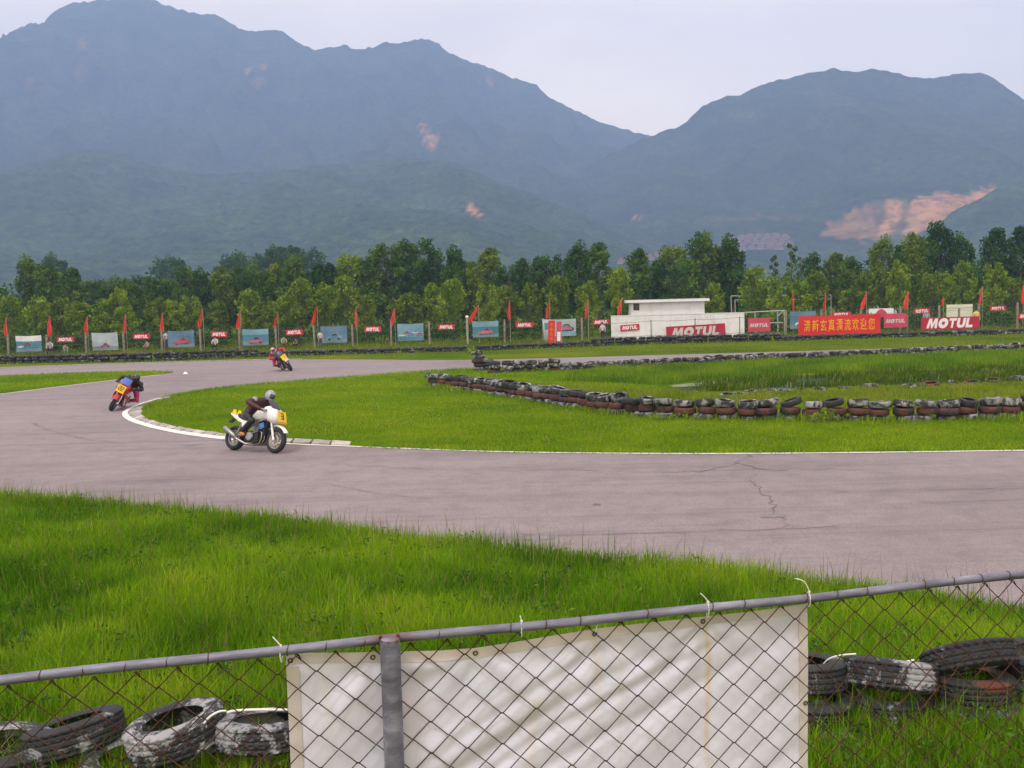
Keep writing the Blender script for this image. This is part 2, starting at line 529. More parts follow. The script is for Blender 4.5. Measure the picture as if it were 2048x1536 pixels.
def hill(name, skyline, D, W, step, mat, seed, spur=0.16, canopy=4.0, scars=(), back=300.0, prof=1.45, wob=60):
    pts = sorted((at(u, v, D) for u, v in skyline), key=lambda p: p.x)
    X = np.array([p.x for p in pts]); Z = np.array([max(p.z, 2.0) for p in pts])
    x0, x1 = X[0], X[-1]
    nx = int((x1 - x0) / step) + 1
    ts = np.concatenate([np.linspace(0, 1, int(W / (step * 1.7)) + 1), 1 + np.linspace(0, 1, 8)[1:]])
    xs = np.linspace(x0, x1, nx)
    zr = np.interp(xs, X, Z)
    vs_, earth = [], []
    for t in ts:
        for i, x in enumerate(xs):
            yr = D + wob * mnoise.noise(Vector((x / 420, seed, 0)))
            xx = x
            if t <= 1:
                y = D - W + (yr - (D - W)) * t
                s_ = 1 - t
                n1 = fbm(x, y, 330, 5, seed)
                n2 = 1 - abs(fbm(x + y * 0.25, y * 0.35, 210, 3, seed + 9))
                h = zr[i] * (t ** prof) * (1 + spur * 4 * s_ * t * (n1 * 0.9 + (n2 - 0.6) * 1.1))
                h += 7 * n1 * s_ * min(1, t * 6)
            else:
                y = yr + back * (t - 1)
                h = zr[i] * (1 - 0.55 * (t - 1) ** 1.2)
            c = canopy * max(0.0, 0.5 + mnoise.noise(Vector((x / 9.0, y / 9.0, seed)))) + canopy * 0.9 * mnoise.noise(Vector((x / 23.0, y / 23.0, seed + 3)))
            h = max(h + c * min(1, t * 8), -0.5 if t == 0 else 0.2)
            vs_.append((xx, y, h if t > 0 else -0.4))
            e = 0.0
            if scars and t <= 1:
                u, v = project((xx, y, h))
                u += 7 * mnoise.noise(Vector((u / 13, v / 13, 5)))
                v += 5 * mnoise.noise(Vector((u / 11, v / 11, 8)))
                for poly, k in scars:
                    if in_poly(u, v, poly): e = max(e, k)
            earth.append(e)
    fs_ = []
    for j in range(len(ts) - 1):
        for i in range(nx - 1):
            a = j * nx + i
            fs_.append((a, a + 1, a + nx + 1, a + nx))
    me = bpy.data.meshes.new(name)
    me.from_pydata(vs_, [], fs_)
    at_ = me.attributes.new('earth', 'FLOAT', 'POINT')
    at_.data.foreach_set('value', earth)
    me.materials.append(mat)
    me.polygons.foreach_set('use_smooth', [True] * len(me.polygons))
    o = link(name, me)
    o['kind'] = 'structure'
    return o
M_hill2 = m_hill('green_foothill', (0.008, 0.018, 0.008), (0.040, 0.064, 0.018), (0.50, 0.24, 0.10))
M_hill = m_hill('forested_slope', (0.005, 0.011, 0.007), (0.038, 0.054, 0.018), (0.50, 0.24, 0.10))
SKY_L = [(-700, 330), (-450, 240), (-250, 165), (-100, 120), (0, 84), (45, 60), (75, 54), (98, 46), (120, 17), (145, 7), (190, 3), (240, -6), (280, -14), (318, 5), (350, 18), (385, 26), (425, 30), (455, 46), (490, 64), (520, 69), (552, 63), (572, 71), (600, 91), (630, 104), (660, 99), (690, 94), (712, 106), (740, 96), (775, 85), (800, 88), (822, 79), (850, 77), (876, 86), (900, 106), (940, 121), (980, 134), (1020, 151), (1072, 165), (1100, 191), (1150, 216), (1200, 241), (1240, 256), (1300, 274), (1380, 300), (1500, 345), (1700, 420), (2000, 490)]
hill('mountain', SKY_L, 2650, 1500, 9, M_hill, 1.3, 0.24, 5.0, scars=[
    ([(838, 243), (850, 250), (865, 268), (877, 282), (872, 296), (858, 305), (850, 285)], 0.75),
    ([(970, 150), (978, 155), (990, 170), (985, 175)], 0.5),
    ([(155, 75), (172, 78), (176, 96), (160, 92)], 0.4), ([(155, 138), (172, 136), (176, 150), (160, 152)], 0.45), ([(48, 145), (62, 146), (58, 170), (50, 168)], 0.35),
    ([(490, 132), (500, 136), (498, 146), (490, 144)], 0.5), ([(520, 126), (532, 128), (530, 140), (522, 138)], 0.5), ([(505, 152), (530, 158), (520, 178), (500, 172)], 0.25),
    ([(195, 118), (212, 130), (208, 135), (196, 125)], 0.35)])
SKY_R = [(1020, 430), (1120, 372), (1220, 310), (1300, 273), (1330, 263), (1372, 247), (1400, 217), (1432, 201), (1480, 191), (1520, 174), (1560, 166), (1600, 156), (1660, 144), (1700, 150), (1750, 143), (1790, 147), (1830, 158), (1880, 156), (1920, 147), (1970, 144), (2000, 161), (2048, 197), (2150, 225), (2300, 270), (2500, 320), (2800, 400)]
SCAR = [(1642, 474), (1655, 452), (1690, 428), (1722, 412), (1745, 404), (1790, 398), (1820, 404), (1850, 392), (1885, 386), (1925, 392), (1955, 382), (1992, 370), (1978, 392), (1940, 412), (1900, 432), (1885, 448), (1850, 462), (1780, 474), (1700, 480)]
hill('mountain', SKY_R, 2050, 1150, 8, M_hill, 4.1, 0.18, 3.2, prof=1.75, scars=[
    (SCAR, 0.28),
    ([(1642, 474), (1655, 452), (1690, 428), (1722, 412), (1740, 410), (1748, 440), (1752, 474), (1700, 480)], 0.55),
    ([(1775, 400), (1806, 398), (1798, 440), (1780, 474), (1752, 474), (1765, 440)], 1.0),
    ([(1820, 404), (1850, 392), (1885, 386), (1925, 392), (1955, 382), (1992, 370), (1978, 392), (1940, 412), (1900, 432), (1885, 448), (1850, 466), (1805, 474), (1812, 440)], 1.0),
    ([(1400, 440), (1470, 432), (1560, 430), (1612, 432), (1606, 440), (1540, 438), (1480, 442)], 0.18),
    ([(1262, 430), (1280, 432), (1286, 440), (1266, 440)], 0.8)])
SKY_F = [(-700, 430), (-450, 395), (-200, 385), (0, 352), (110, 325), (180, 305), (240, 309), (330, 343), (450, 352), (520, 345), (600, 335), (700, 321), (800, 315), (880, 319), (930, 334), (1000, 368), (1080, 400), (1150, 428), (1250, 462), (1400, 500), (1600, 540)]
hill('foothill', SKY_F, 1650, 950, 7, M_hill2, 7.7, 0.26, 4.5, prof=1.35, scars=[
    ([(932, 402), (942, 406), (958, 422), (968, 438), (955, 436), (940, 420)], 0.95)])
SKY_N = [(1780, 505), (1840, 470), (1885, 441), (1930, 415), (1985, 388), (2048, 362), (2150, 335), (2300, 330), (2600, 380)]
hill('foothill', SKY_N, 1300, 420, 6, M_hill2, 11.2, 0.12, 5.5, prof=1.2, back=200)

# haze: the damp air of the whole valley
def make_haze():
    m = bpy.data.materials.new('valley_haze')
    m.use_nodes = True
    n, l = m.node_tree.nodes, m.node_tree.links
    n.clear()
    o = n.new('ShaderNodeOutputMaterial')
    v = n.new('ShaderNodeVolumePrincipled')
    v.inputs['Color'].default_value = (0.42, 0.59, 0.98, 1)
    v.inputs['Density'].default_value = 0.00039
    v.inputs['Anisotropy'].default_value = 0.0
    l.new(v.outputs[0], o.inputs['Volume'])
    ob = MB().box((0, 1650, 480), (6400, 3700, 962)).build('haze', m)
    ob['kind'] = 'stuff'
make_haze()
# ------------------------------------------------------------------ grass (stuff)
def m_leafy(name, gain=(1, 1, 1), trans=0.35, attr='tint'):
    m, n, l, b = new_mat(name)
    n.remove(b)
    a = n.new('ShaderNodeAttribute'); a.attribute_name = attr
    c = mixc(n, l, 1.0, a.outputs['Color'], gain, 'MULTIPLY')
    d = n.new('ShaderNodeBsdfDiffuse'); t = n.new('ShaderNodeBsdfTranslucent')
    l.new(c, d.inputs[0]); l.new(c, t.inputs[0])
    x = n.new('ShaderNodeMixShader'); x.inputs[0].default_value = trans
    l.new(d.outputs[0], x.inputs[1]); l.new(t.outputs[0], x.inputs[2])
    l.new(x.outputs[0], n['Material Output'].inputs['Surface'])
    return m
M_blade = m_leafy('grass_blade', (1, 1, 1), 0.45)
def inside(px_, py_, poly):
    k = np.zeros(len(px_), bool)
    n = len(poly)
    for i in range(n):
        x1, y1 = poly[i][0], poly[i][1]; x2, y2 = poly[(i + 1) % n][0], poly[(i + 1) % n][1]
        if y1 == y2: continue
        k ^= ((y1 > py_) != (y2 > py_)) & (px_ < (x2 - x1) * (py_ - y1) / (y2 - y1) + x1)
    return k
_wv = [(random.uniform(0, 6.28), random.uniform(0.6, 1.5), random.uniform(0, 6.28)) for _ in range(7)]
def patchy(x, y, s):
    v = np.zeros(len(x))
    for i, (a, f, p) in enumerate(_wv):
        f = f * (1.0 + 0.45 * i) / s * 2.2
        v += np.sin((x * math.cos(a) + y * math.sin(a)) * f + p + 1.3 * np.sin((x * math.sin(a * 2.1) - y * math.cos(a * 1.7)) * f * 0.6 + p * 2)) / (1 + 0.35 * i)
    return v / 3.2
def blades(name, x, y, z0, h, w, mat, palette, lean=0.35, segs=2, patch=3.0, seed=3, label=None, bias=None, bright=1.0):
    """one mesh of bent tapering blades standing at x, y"""
    g = np.random.default_rng(seed)
    n = len(x)
    az = g.uniform(0, 2 * np.pi, n)
    bend = az + g.normal(0, 0.5, n) + np.pi / 2
    ln = np.abs(g.normal(lean, lean * 0.6, n)) * h
    wx, wy = np.cos(az) * w / 2, np.sin(az) * w / 2
    dx, dy = np.cos(bend) * ln, np.sin(bend) * ln
    z0 = np.broadcast_to(np.asarray(z0, float), (n,))
    cols = []
    rows = [(0.0, 0.0, 1.0)] + ([(0.55, 0.30, 0.75)] if segs == 2 else [])
    for t, b_, k in rows:
        for s_ in (-1, 1):
            cols.append(np.stack([x + dx * b_ + s_ * wx * k, y + dy * b_ + s_ * wy * k, z0 + h * t], 1))
    cols.append(np.stack([x + dx, y + dy, z0 + h * (1 - 0.18 * np.minimum(1, ln / h))], 1))
    k = len(cols)
    V = np.stack(cols, 1).reshape(-1, 3)
    base = np.arange(n)[:, None] * k
    if segs == 2:
        loops = np.concatenate([base + np.array([0, 1, 3, 2]), base + np.array([2, 3, 4])], 1).ravel()
        starts = (np.arange(n)[:, None] * 7 + np.array([0, 4])).ravel()
        totals = np.tile([4, 3], n)
    else:
        loops = (base + np.array([0, 1, 2])).ravel()
        starts = np.arange(n) * 3
        totals = np.full(n, 3)
    me = bpy.data.meshes.new(name)
    me.vertices.add(len(V)); me.vertices.foreach_set('co', V.ravel())
    me.loops.add(len(loops)); me.loops.foreach_set('vertex_index', loops.astype(np.int32))
    me.polygons.add(len(starts))
    me.polygons.foreach_set('loop_start', starts.astype(np.int32))
    me.polygons.foreach_set('loop_total', totals.astype(np.int32))
    me.update(calc_edges=True)
    pal = np.array(palette)
    q = np.clip(0.48 + 0.50 * patchy(x, y, patch) + 0.28 * patchy(y + 31, x - 17, patch * 0.28) + g.normal(0, 0.15, n) + (0 if bias is None else bias), 0, 0.9999) * (len(pal) - 1)
    i0 = q.astype(int); f = (q - i0)[:, None]
    c = pal[i0] * (1 - f) + pal[np.minimum(i0 + 1, len(pal) - 1)] * f
    c = c * g.uniform(0.72, 1.25, n)[:, None] * bright
    dry = g.random(n) < 0.07
    c[dry] = np.array([0.30, 0.25, 0.09]) * g.uniform(0.7, 1.2, dry.sum())[:, None]
    C = np.ones((n, k, 4)); C[:, :, :3] = c[:, None, :]
    at_ = me.attributes.new('tint', 'FLOAT_COLOR', 'POINT')
    at_.data.foreach_set('color', C.astype(np.float32).ravel())
    me.materials.append(mat)
    o = link(name, me)
    o['kind'] = 'stuff'
    if label: props(o, label, 'grass')
    return o
def scatter(poly, n, dens=None, seed=1, ymin=None, ymax=None):
    """about n points in a polygon, thinned by dens(x, y) in 0..1"""
    g = np.random.default_rng(seed)
    P = np.array([(p[0], p[1]) for p in poly])
    lo, hi = P.min(0), P.max(0)
    if ymin is not None: lo[1] = max(lo[1], ymin)
    if ymax is not None: hi[1] = min(hi[1], ymax)
    X, Y = [], []
    got = 0
    for _ in range(60):
        x = g.uniform(lo[0], hi[0], n); y = g.uniform(lo[1], hi[1], n)
        k = inside(x, y, P) & (np.abs(x) < y * 0.60 + 1.5)
        if dens is not None: k &= g.random(n) < dens(x, y)
        X.append(x[k]); Y.append(y[k]); got += k.sum()
        if got >= n: break
    return np.concatenate(X)[:n], np.concatenate(Y)[:n]
PAL_LONG = [(0.034, 0.092, 0.004), (0.070, 0.155, 0.004), (0.108, 0.200, 0.005), (0.175, 0.245, 0.010)]
PAL_LAWN = [(0.060, 0.135, 0.005), (0.100, 0.185, 0.005), (0.138, 0.222, 0.006), (0.200, 0.250, 0.012)]

M_verge = m_grass_ground('verge_soil', (0.030, 0.065, 0.005), (0.05, 0.10, 0.005), (0.08, 0.125, 0.008), 0.4)
nw = np.array(sorted((p.x, p.y) for p in near_w))
def edge_y(x): return np.interp(x, nw[:, 0], nw[:, 1])
def bank(x, y):
    """height of the verge, a low bank that rises towards the near fence"""
    t = np.clip((edge_y(x) - y) / 6.0, 0, 1)
    return 0.014 + 0.49 * t * t * (3 - 2 * t)
vx = np.linspace(-11, 11, 45); vt = np.linspace(0, 1, 30)
mb = MB()
mb.add([(x_, 1.0 + (edge_y(x_) - 1.0) * t_, float(bank(x_, 1.0 + (edge_y(x_) - 1.0) * t_))) for t_ in vt for x_ in vx],
       [(j * 45 + i, j * 45 + i + 1, (j + 1) * 45 + i + 1, (j + 1) * 45 + i) for j in range(29) for i in range(44)])
verge = mb.build('verge', M_verge, None, 'all'); verge['kind'] = 'structure'
x, y = scatter(verge_poly, 270000, lambda x, y: np.minimum(1, (6.0 / y) ** 1.15), 11, ymin=4.4)
hh = (0.27 + 0.10 * patchy(x, y, 2.4) + 0.06 * patchy(x, y, 0.6)) * rng.uniform(0.55, 1.25, len(x))
hh = np.maximum(hh, 0.08) * np.where(y < 7.2, 0.75, 1.0)
blades('verge_grass', x, y, bank(x, y) - 0.01, hh, 0.0035 + 0.0007 * y, M_blade, PAL_LONG, 0.40, 2, 2.6, 5, bright=1.74, label= 'lush long green grass on the near verge beside the track')
# taller seeding stems, thickest along the asphalt edge
x, y = scatter(verge_poly, 9000, None, 12, ymin=5)
k = rng.random(len(x)) < np.where(edge_y(x) - y < 1.3, 0.75, 0.12)
x, y = x[k], y[k]
blades('verge_grass', x, y, bank(x, y) - 0.01, rng.uniform(0.34, 0.62, len(x)), 0.004 + 0.0004 * y, M_blade, [(0.09, 0.15, 0.012), (0.14, 0.19, 0.02), (0.2, 0.22, 0.04)], 0.22, 2, 1.5, 6, 'tall seeding grass stems along the edge of the asphalt')

POND = [(1330, 775), (1390, 765), (1480, 760), (1560, 753), (1700, 748), (1850, 742), (2048, 733), (2300, 724), (2400, 745), (2300, 757), (2048, 764), (1900, 768), (1750, 773), (1600, 779), (1450, 784), (1370, 784)]
pond_w = smooth_path([gp(*p) for p in POND], 2, True)
# infield lawn in front of and behind the tyre wall
x, y = scatter(infield_w, 190000, lambda x, y: np.minimum(1, (24.0 / y) ** 1.6), 13, ymax=75)
k = ~inside(x, y, pond_w); x, y = x[k], y[k]
hh = (0.075 + 0.03 * patchy(x, y, 4) + 0.02 * patchy(x, y, 1.1)) * rng.uniform(0.6, 1.3, len(x))
blades('infield_lawn', x, y, 0.010, np.maximum(hh, 0.03), 0.006 + 0.00045 * y, M_blade, PAL_LAWN, 0.5, 1, 6.0, 7, bright=1.5, label= 'short bright green grass covering the infield inside the bend')
x, y = scatter(island_w, 12000, None, 14)
blades('island_lawn', x, y, 0.010, rng.uniform(0.05, 0.16, len(x)), 0.03, M_blade, PAL_LAWN, 0.4, 1, 5.0, 8, bright=1.5, label= 'short grass on the pointed island left of the bend')
# rough grass beyond the track up to the fence
back_poly = [Vector((-60, 68.5, 0)), Vector((-10, 66.5, 0)), Vector((2, 66.5, 0)), Vector((12, 62.5, 0)), Vector((26, 59.5, 0)), Vector((60, 55, 0)), Vector((60, 96, 0)), Vector((-60, 98, 0))]
x, y = scatter(back_poly, 60000, None, 15)
hh = np.where(y > 76, rng.uniform(0.10, 0.34, len(x)), rng.uniform(0.04, 0.13, len(x)))
blades('meadow_grass', x, y, 0.0, hh, np.where(y > 76, 0.06, 0.035), M_blade, [(0.075, 0.135, 0.006), (0.115, 0.18, 0.008), (0.165, 0.215, 0.012), (0.22, 0.235, 0.025)], 0.4, 1, 9.0, 9, bias=np.where(y < 72.5, 0.30, 0.0), label='rough yellow-green grass between the far track edge and the fence')
# ------------------------------------------------------------------ trees
M_bark = plain('pale_bark', (0.16, 0.125, 0.095), 0.9, var=0.35, scale=5)
LEAF = {'bright': m_leafy('leaf_bright', (1.80, 1.50, 0.80), 0.22), 'mid': m_leafy('leaf_mid', (0.82, 0.86, 0.9), 0.16), 'shade': m_leafy('leaf_shaded', (0.38, 0.46, 0.60), 0.2), 'dark': m_leafy('leaf_dark', (0.45, 0.58, 0.75), 0.15), 'olive': m_leafy('leaf_olive', (1.32, 1.10, 0.80), 0.18)}
def leaf_mesh(name, centers, radii, per, size, seed, mat, droop=0.5, tint=((0.042, 0.098, 0.018), (0.165, 0.270, 0.030))):
    """many leaf-sprig quads spread through the given clumps"""
    g = np.random.default_rng(seed)
    C = np.repeat(np.array(centers), per, 0); Rr = np.repeat(np.array(radii), per, 0)
    n = len(C)
    d = g.normal(size=(n, 3)); d /= np.linalg.norm(d, axis=1)[:, None]
    P = C + d * Rr * (g.random(n) ** 0.45)[:, None]
    a = g.normal(size=(n, 3)); a[:, 2] -= droop; a /= np.linalg.norm(a, axis=1)[:, None]
    b_ = np.cross(a, g.normal(size=(n, 3))); b_ /= np.linalg.norm(b_, axis=1)[:, None]
    L = size * g.uniform(0.6, 1.4, n)[:, None]; Wd = L * g.uniform(0.32, 0.6, n)[:, None]
    V = np.stack([P - a * L * 0.5, P + b_ * Wd * 0.5, P + a * L * 0.5, P - b_ * Wd * 0.5], 1).reshape(-1, 3)
    me = bpy.data.meshes.new(name)
    me.vertices.add(4 * n); me.vertices.foreach_set('co', V.ravel())
    me.loops.add(4 * n); me.loops.foreach_set('vertex_index', np.arange(4 * n, dtype=np.int32))
    me.polygons.add(n)
    me.polygons.foreach_set('loop_start', (np.arange(n) * 4).astype(np.int32))
    me.polygons.foreach_set('loop_total', np.full(n, 4, np.int32))
    me.update(calc_edges=True)
    cl = np.repeat(g.random(len(centers)), per)
    q = np.clip(0.05 + 0.7 * cl + g.normal(0, 0.20, n), 0, 1)[:, None]
    c = np.array(tint[0]) * (1 - q) + np.array(tint[1]) * q
    A = np.ones((n, 4, 4)); A[:, :, :3] = c[:, None, :]
    me.attributes.new('tint', 'FLOAT_COLOR', 'POINT').data.foreach_set('color', A.astype(np.float32).ravel())
    me.materials.append(mat)
    return me
def tree_proto(kind, seed):
    """unit tree one metre tall; returns trunk mesh, crown mesh"""
    rr = random.Random(seed)
    mb = MB()
    spec = {'young': (0.30, 0.25, 24, 95, 0.052, 1.0), 'tall': (0.24, 0.20, 38, 115, 0.036, 1.5), 'broad': (0.22, 0.31, 48, 120, 0.036, 0.85), 'sparse': (0.32, 0.13, 15, 50, 0.034, 1.0)}[kind]
    z0, rad, nc, per, leaf, taper = spec
    bend = (rr.uniform(-0.03, 0.03), rr.uniform(-0.03, 0.03))
    tr = [(bend[0] * t * t + 0.008 * math.sin(t * 9 + seed), bend[1] * t * t, t * 0.96) for t in [i / 8 for i in range(9)]]
    mb.tube(tr, [0.013 * (1 - 0.85 * i / 8) + 0.0015 for i in range(9)], 6)
    cs, rs = [], []
    for i in range(nc):
        t = z0 + (0.95 - z0) * ((i + 0.5) / nc) ** 0.9
        s_ = (t - z0) / (1 - z0)
        if kind == 'tall': env = rad * (0.60 + 0.95 * s_ ** 0.7) * (1 - s_ ** 1.25) ** 0.8 * rr.uniform(0.75, 1.15) + 0.01
        elif kind == 'young': env = rad * (0.55 + 1.6 * s_) * (1 - s_ ** 1.15) ** 0.75 * 0.95 + 0.01
        elif kind == 'broad': env = rad * (math.sin(math.pi * min(1, 0.18 + s_ * 0.80)) ** 0.5)
        else: env = rad * (0.5 + 0.6 * rr.random()) * (1 - 0.6 * s_)
        a = i * 2.4 + rr.uniform(-0.5, 0.5)
        q = env * rr.uniform(0.45, 1.0) if s_ < 0.93 else env * 0.3
        bx_, by_ = bend[0] * t * t, bend[1] * t * t
        c = (bx_ + q * math.cos(a), by_ + q * math.sin(a), t + rr.uniform(-0.02, 0.02))
        cr = rad * rr.uniform(0.24, 0.54) * (1.0 if kind != 'broad' else 0.72) * (1 - 0.25 * s_)
        cs.append(c); rs.append((cr, cr, cr * rr.uniform(0.9, 1.35)))
        st = max(0.1, t - q * 1.1 - 0.02)
        p0 = (bend[0] * st * st, bend[1] * st * st, st)
        mb.tube([p0, ((p0[0] + c[0]) / 2, (p0[1] + c[1]) / 2, st + (c[2] - st) * 0.42), c], [0.0045, 0.003, 0.001], 4, caps=False)
    me = leaf_mesh(kind + '_crown', cs, rs, per, leaf, seed, LEAF['mid'])
    return mb.mesh(kind + '_trunk', M_bark, True), me
PROTO = {'young': [tree_proto('young', s) for s in (1, 2, 3, 4)], 'tall': [tree_proto('tall', s) for s in (5, 6, 7, 8)], 'broad': [tree_proto('broad', s) for s in (9, 10, 12)], 'sparse': [tree_proto('sparse', 11)]}
FLAG_X = [12, 99, 174, 251, 325, 405, 480, 555, 634, 712, 789, 950, 1018, 1096, 1174, 1241, 1585, 1650, 1732, 1814, 1887, 1965, 2046]
ORD = ['first', 'second', 'third', 'fourth', 'fifth', 'sixth', 'seventh', 'eighth', 'ninth', 'tenth', 'eleventh', 'twelfth', 'thirteenth', 'fourteenth', 'fifteenth', 'sixteenth', 'seventeenth', 'eighteenth', 'nineteenth', 'twentieth', 'twenty-first', 'twenty-second', 'twenty-third']
def ordinal(k):
    if k < 20: return ORD[k]
    tens = ['', '', 'twenty', 'thirty', 'forty', 'fifty', 'sixty', 'seventy', 'eighty', 'ninety'][((k + 1) // 10) % 10]
    tith = ['', '', 'twentieth', 'thirtieth', 'fortieth', 'fiftieth', 'sixtieth', 'seventieth', 'eightieth', 'ninetieth'][((k + 1) // 10) % 10]
    h = 'hundred and ' if k >= 99 else ''
    r_ = (k + 1) % 10
    if (k + 1) % 100 == 0: return 'hundredth'
    if (k + 1) % 100 < 20: return h + ORD[(k + 1) % 100 - 1]
    return h + (tith if r_ == 0 else tens + '-' + ORD[r_ - 1])
def place_words(u):
    if 1255 < u < 1420: return 'above the white hut roof'
    if 1420 <= u < 1560: return 'beside the white metal frame' if u > 1480 else 'just right of the white hut'
    k = min(range(len(FLAG_X)), key=lambda i: abs(FLAG_X[i] - u))
    d = u - FLAG_X[k]
    side = 'right behind' if abs(d) < 12 else ('just left of' if d < 0 else 'just right of')
    return f'{side} the {ORD[k]} red flag from the left' if k < 12 else (f'{side} the {ORD[len(FLAG_X) - 1 - k]} red flag from the right')
used_labels = {}
def uniq(lb, extra=('nearer one', 'farther one', 'thinner one', 'fuller one', 'lowest one', 'pale one', 'deep green one')):
    k = used_labels.get(lb, 0); used_labels[lb] = k + 1
    return lb if k == 0 else lb + ', ' + extra[(k - 1) % len(extra)]
TREES = []   # (u, v of the top, depth, kind, tint)
for u, v in [(77, 595), (118, 594), (205, 597), (311, 594), (342, 600), (436, 600), (494, 577), (528, 600), (598, 556), (644, 566), (690, 550), (728, 587), (796, 595), (865, 566), (902, 556), (974, 566), (1011, 571), (1061, 565), (1111, 549), (1174, 560), (1237, 534), (1427, 565), (1509, 531), (1560, 551), (1697, 579), (1731, 544), (1761, 537), (1799, 517), (1861, 546), (1885, 544), (1929, 520), (1990, 524), (2028, 555), (20, 590), (160, 602), (380, 590), (570, 590), (1628, 540), (1600, 560), (-40, 585)]:
    TREES.append((u, v, 97 + (u * 7 % 8), 'young', 'bright' if (u * 13) % 5 < 3 else 'olive'))
TREES += [(236, 577, 101, 'young', 'bright'), (248, 614, 96, 'young', 'bright'), (820, 585, 99, 'young', 'olive')]
for u, v in [(58, 515), (94, 522), (143, 531), (366, 534), (396, 539), (441, 530), (526, 542), (553, 529), (591, 513), (636, 524), (656, 522), (854, 524), (912, 495), (977, 491), (1042, 513), (1076, 515), (1152, 488), (1195, 481), (1275, 493), (1399, 466), (1464, 473), (1433, 490), (1673, 502), (1703, 514), (1765, 476), (1806, 486), (1833, 462), (1878, 445), (1922, 469), (1990, 452), (2042, 445), (1628, 507), (1240, 545), (945, 520), (1320, 520), (500, 545), (2090, 460), (-30, 520)]:
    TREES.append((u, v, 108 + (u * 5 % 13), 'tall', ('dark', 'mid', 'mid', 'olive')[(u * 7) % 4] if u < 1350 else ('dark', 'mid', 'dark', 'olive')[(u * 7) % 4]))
for u, v, t in [(188, 560, 'mid'), (246, 553, 'mid'), (287, 553, 'dark'), (320, 556, 'mid'), (383, 556, 'dark'), (485, 529, 'mid'), (700, 508, 'bright'), (780, 481, 'mid'), (834, 481, 'dark'), (1346, 491, 'olive'), (1368, 515, 'mid'), (1095, 512, 'dark'), (740, 520, 'mid'), (225, 570, 'dark'), (455, 560, 'dark'), (600, 545, 'dark'), (1020, 530, 'dark'), (900, 530, 'mid')]:
    TREES.append((u, v, 114 + (u * 3 % 9), 'broad', t))
for u, v in [(1584, 483), (1550, 507), (1601, 510), (1656, 520)]:
    TREES.append((u, v, 112 + u % 6, 'sparse', 'mid'))
for u, v in [(337, 513), (362, 517), (465, 510), (497, 503), (540, 495), (564, 490), (588, 488), (613, 498), (96, 510), (120, 518), (1080, 518)]:
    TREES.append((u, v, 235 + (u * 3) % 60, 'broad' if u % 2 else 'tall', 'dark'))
WORD = {'young': 'short bushy', 'tall': 'tall slender', 'broad': 'broad rounded', 'sparse': 'thin sparse'}
TINT = {'bright': 'bright green', 'mid': 'mid green', 'dark': 'dark green', 'olive': 'olive green'}
for i, (u, v, d, kind, tint) in enumerate(TREES):
    top = at(u, v, d)
    h = max(2.5, top.z)
    tm, cm = PROTO[kind][i % len(PROTO[kind])]
    far = d > 200
    lb = uniq((f'{WORD[kind]} {TINT[tint]} tree ' if not far else 'hazy distant tree seen ') + place_words(u))
    t = empty('roadside_tree' if not far else 'distant_tree', (top.x, d, 0), (0, 0, random.uniform(0, 6.28)), lb, 'tree', 'distant hazy trees' if far else 'trees behind the far fence')
    wide = {'young': random.uniform(4.6, 6.0) / 5.5, 'tall': 1.0, 'broad': 1.05, 'sparse': 1.0}[kind]
    if kind == 'young': wide = min(1.25, max(0.75, 5.4 / h)) * random.uniform(0.9, 1.1)
    sc = (h * wide * random.uniform(0.92, 1.1), h * wide * random.uniform(0.92, 1.1), h)
    link('trunk', tm, t, scale=sc)
    c = link('crown', cm, t, scale=sc)
    c.material_slots[0].link = 'OBJECT'
    c.material_slots[0].material = LEAF[tint]

# shrubs close behind the fence, their shade painted into a darkened leaf colour
g = np.random.default_rng(20)
cs, rs = [], []
for x_ in np.arange(-56, 60, 0.42):
    if 6.5 < x_ < 21: continue
    y_ = g.uniform(87.5, 93); hgt = g.uniform(0.7, 2.1) * (1.0 if x_ < 7 else 0.8)
    cs.append((x_ + g.normal(0, 0.2), y_, hgt * 0.5)); rs.append((g.uniform(0.5, 1.0), 0.8, hgt * 0.55))
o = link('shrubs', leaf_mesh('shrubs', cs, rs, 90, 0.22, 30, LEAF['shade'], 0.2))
props(o, 'dark tangled shrubs close behind the boundary fence', 'shrubs', kind='stuff')
# low shrubs and young growth along the foot of the plantation: one tangled mass
g = np.random.default_rng(21)
cs, rs = [], []
for x_ in np.arange(-62, 62, 0.75):
    for k in range(2):
        y_ = g.uniform(92, 122)
        hgt = g.uniform(0.5, 1.7)
        cs.append((x_ * y_ / 100 + g.normal(0, 0.3), y_, hgt * 0.5)); rs.append((g.uniform(0.7, 1.4), 0.9, hgt * 0.6))
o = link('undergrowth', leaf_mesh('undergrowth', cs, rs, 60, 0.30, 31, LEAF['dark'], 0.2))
o['kind'] = 'stuff'
cs, rs = [], []
for k in range(520):     # the plantation seen between and behind the front trunks
    y_ = g.uniform(124, 175); x_ = g.uniform(-0.62, 0.62) * y_
    hgt = g.uniform(4.5, 8.0) * (0.8 if x_ / y_ > 0.22 and x_ / y_ < 0.31 else 1.0)
    for q in range(4):
        cs.append((x_ + g.normal(0, 0.7), y_ + g.normal(0, 0.7), hgt * (0.25 + 0.22 * q))); rs.append((1.1, 1.1, 1.2))
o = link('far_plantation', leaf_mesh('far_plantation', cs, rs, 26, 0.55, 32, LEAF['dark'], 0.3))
o['kind'] = 'stuff'
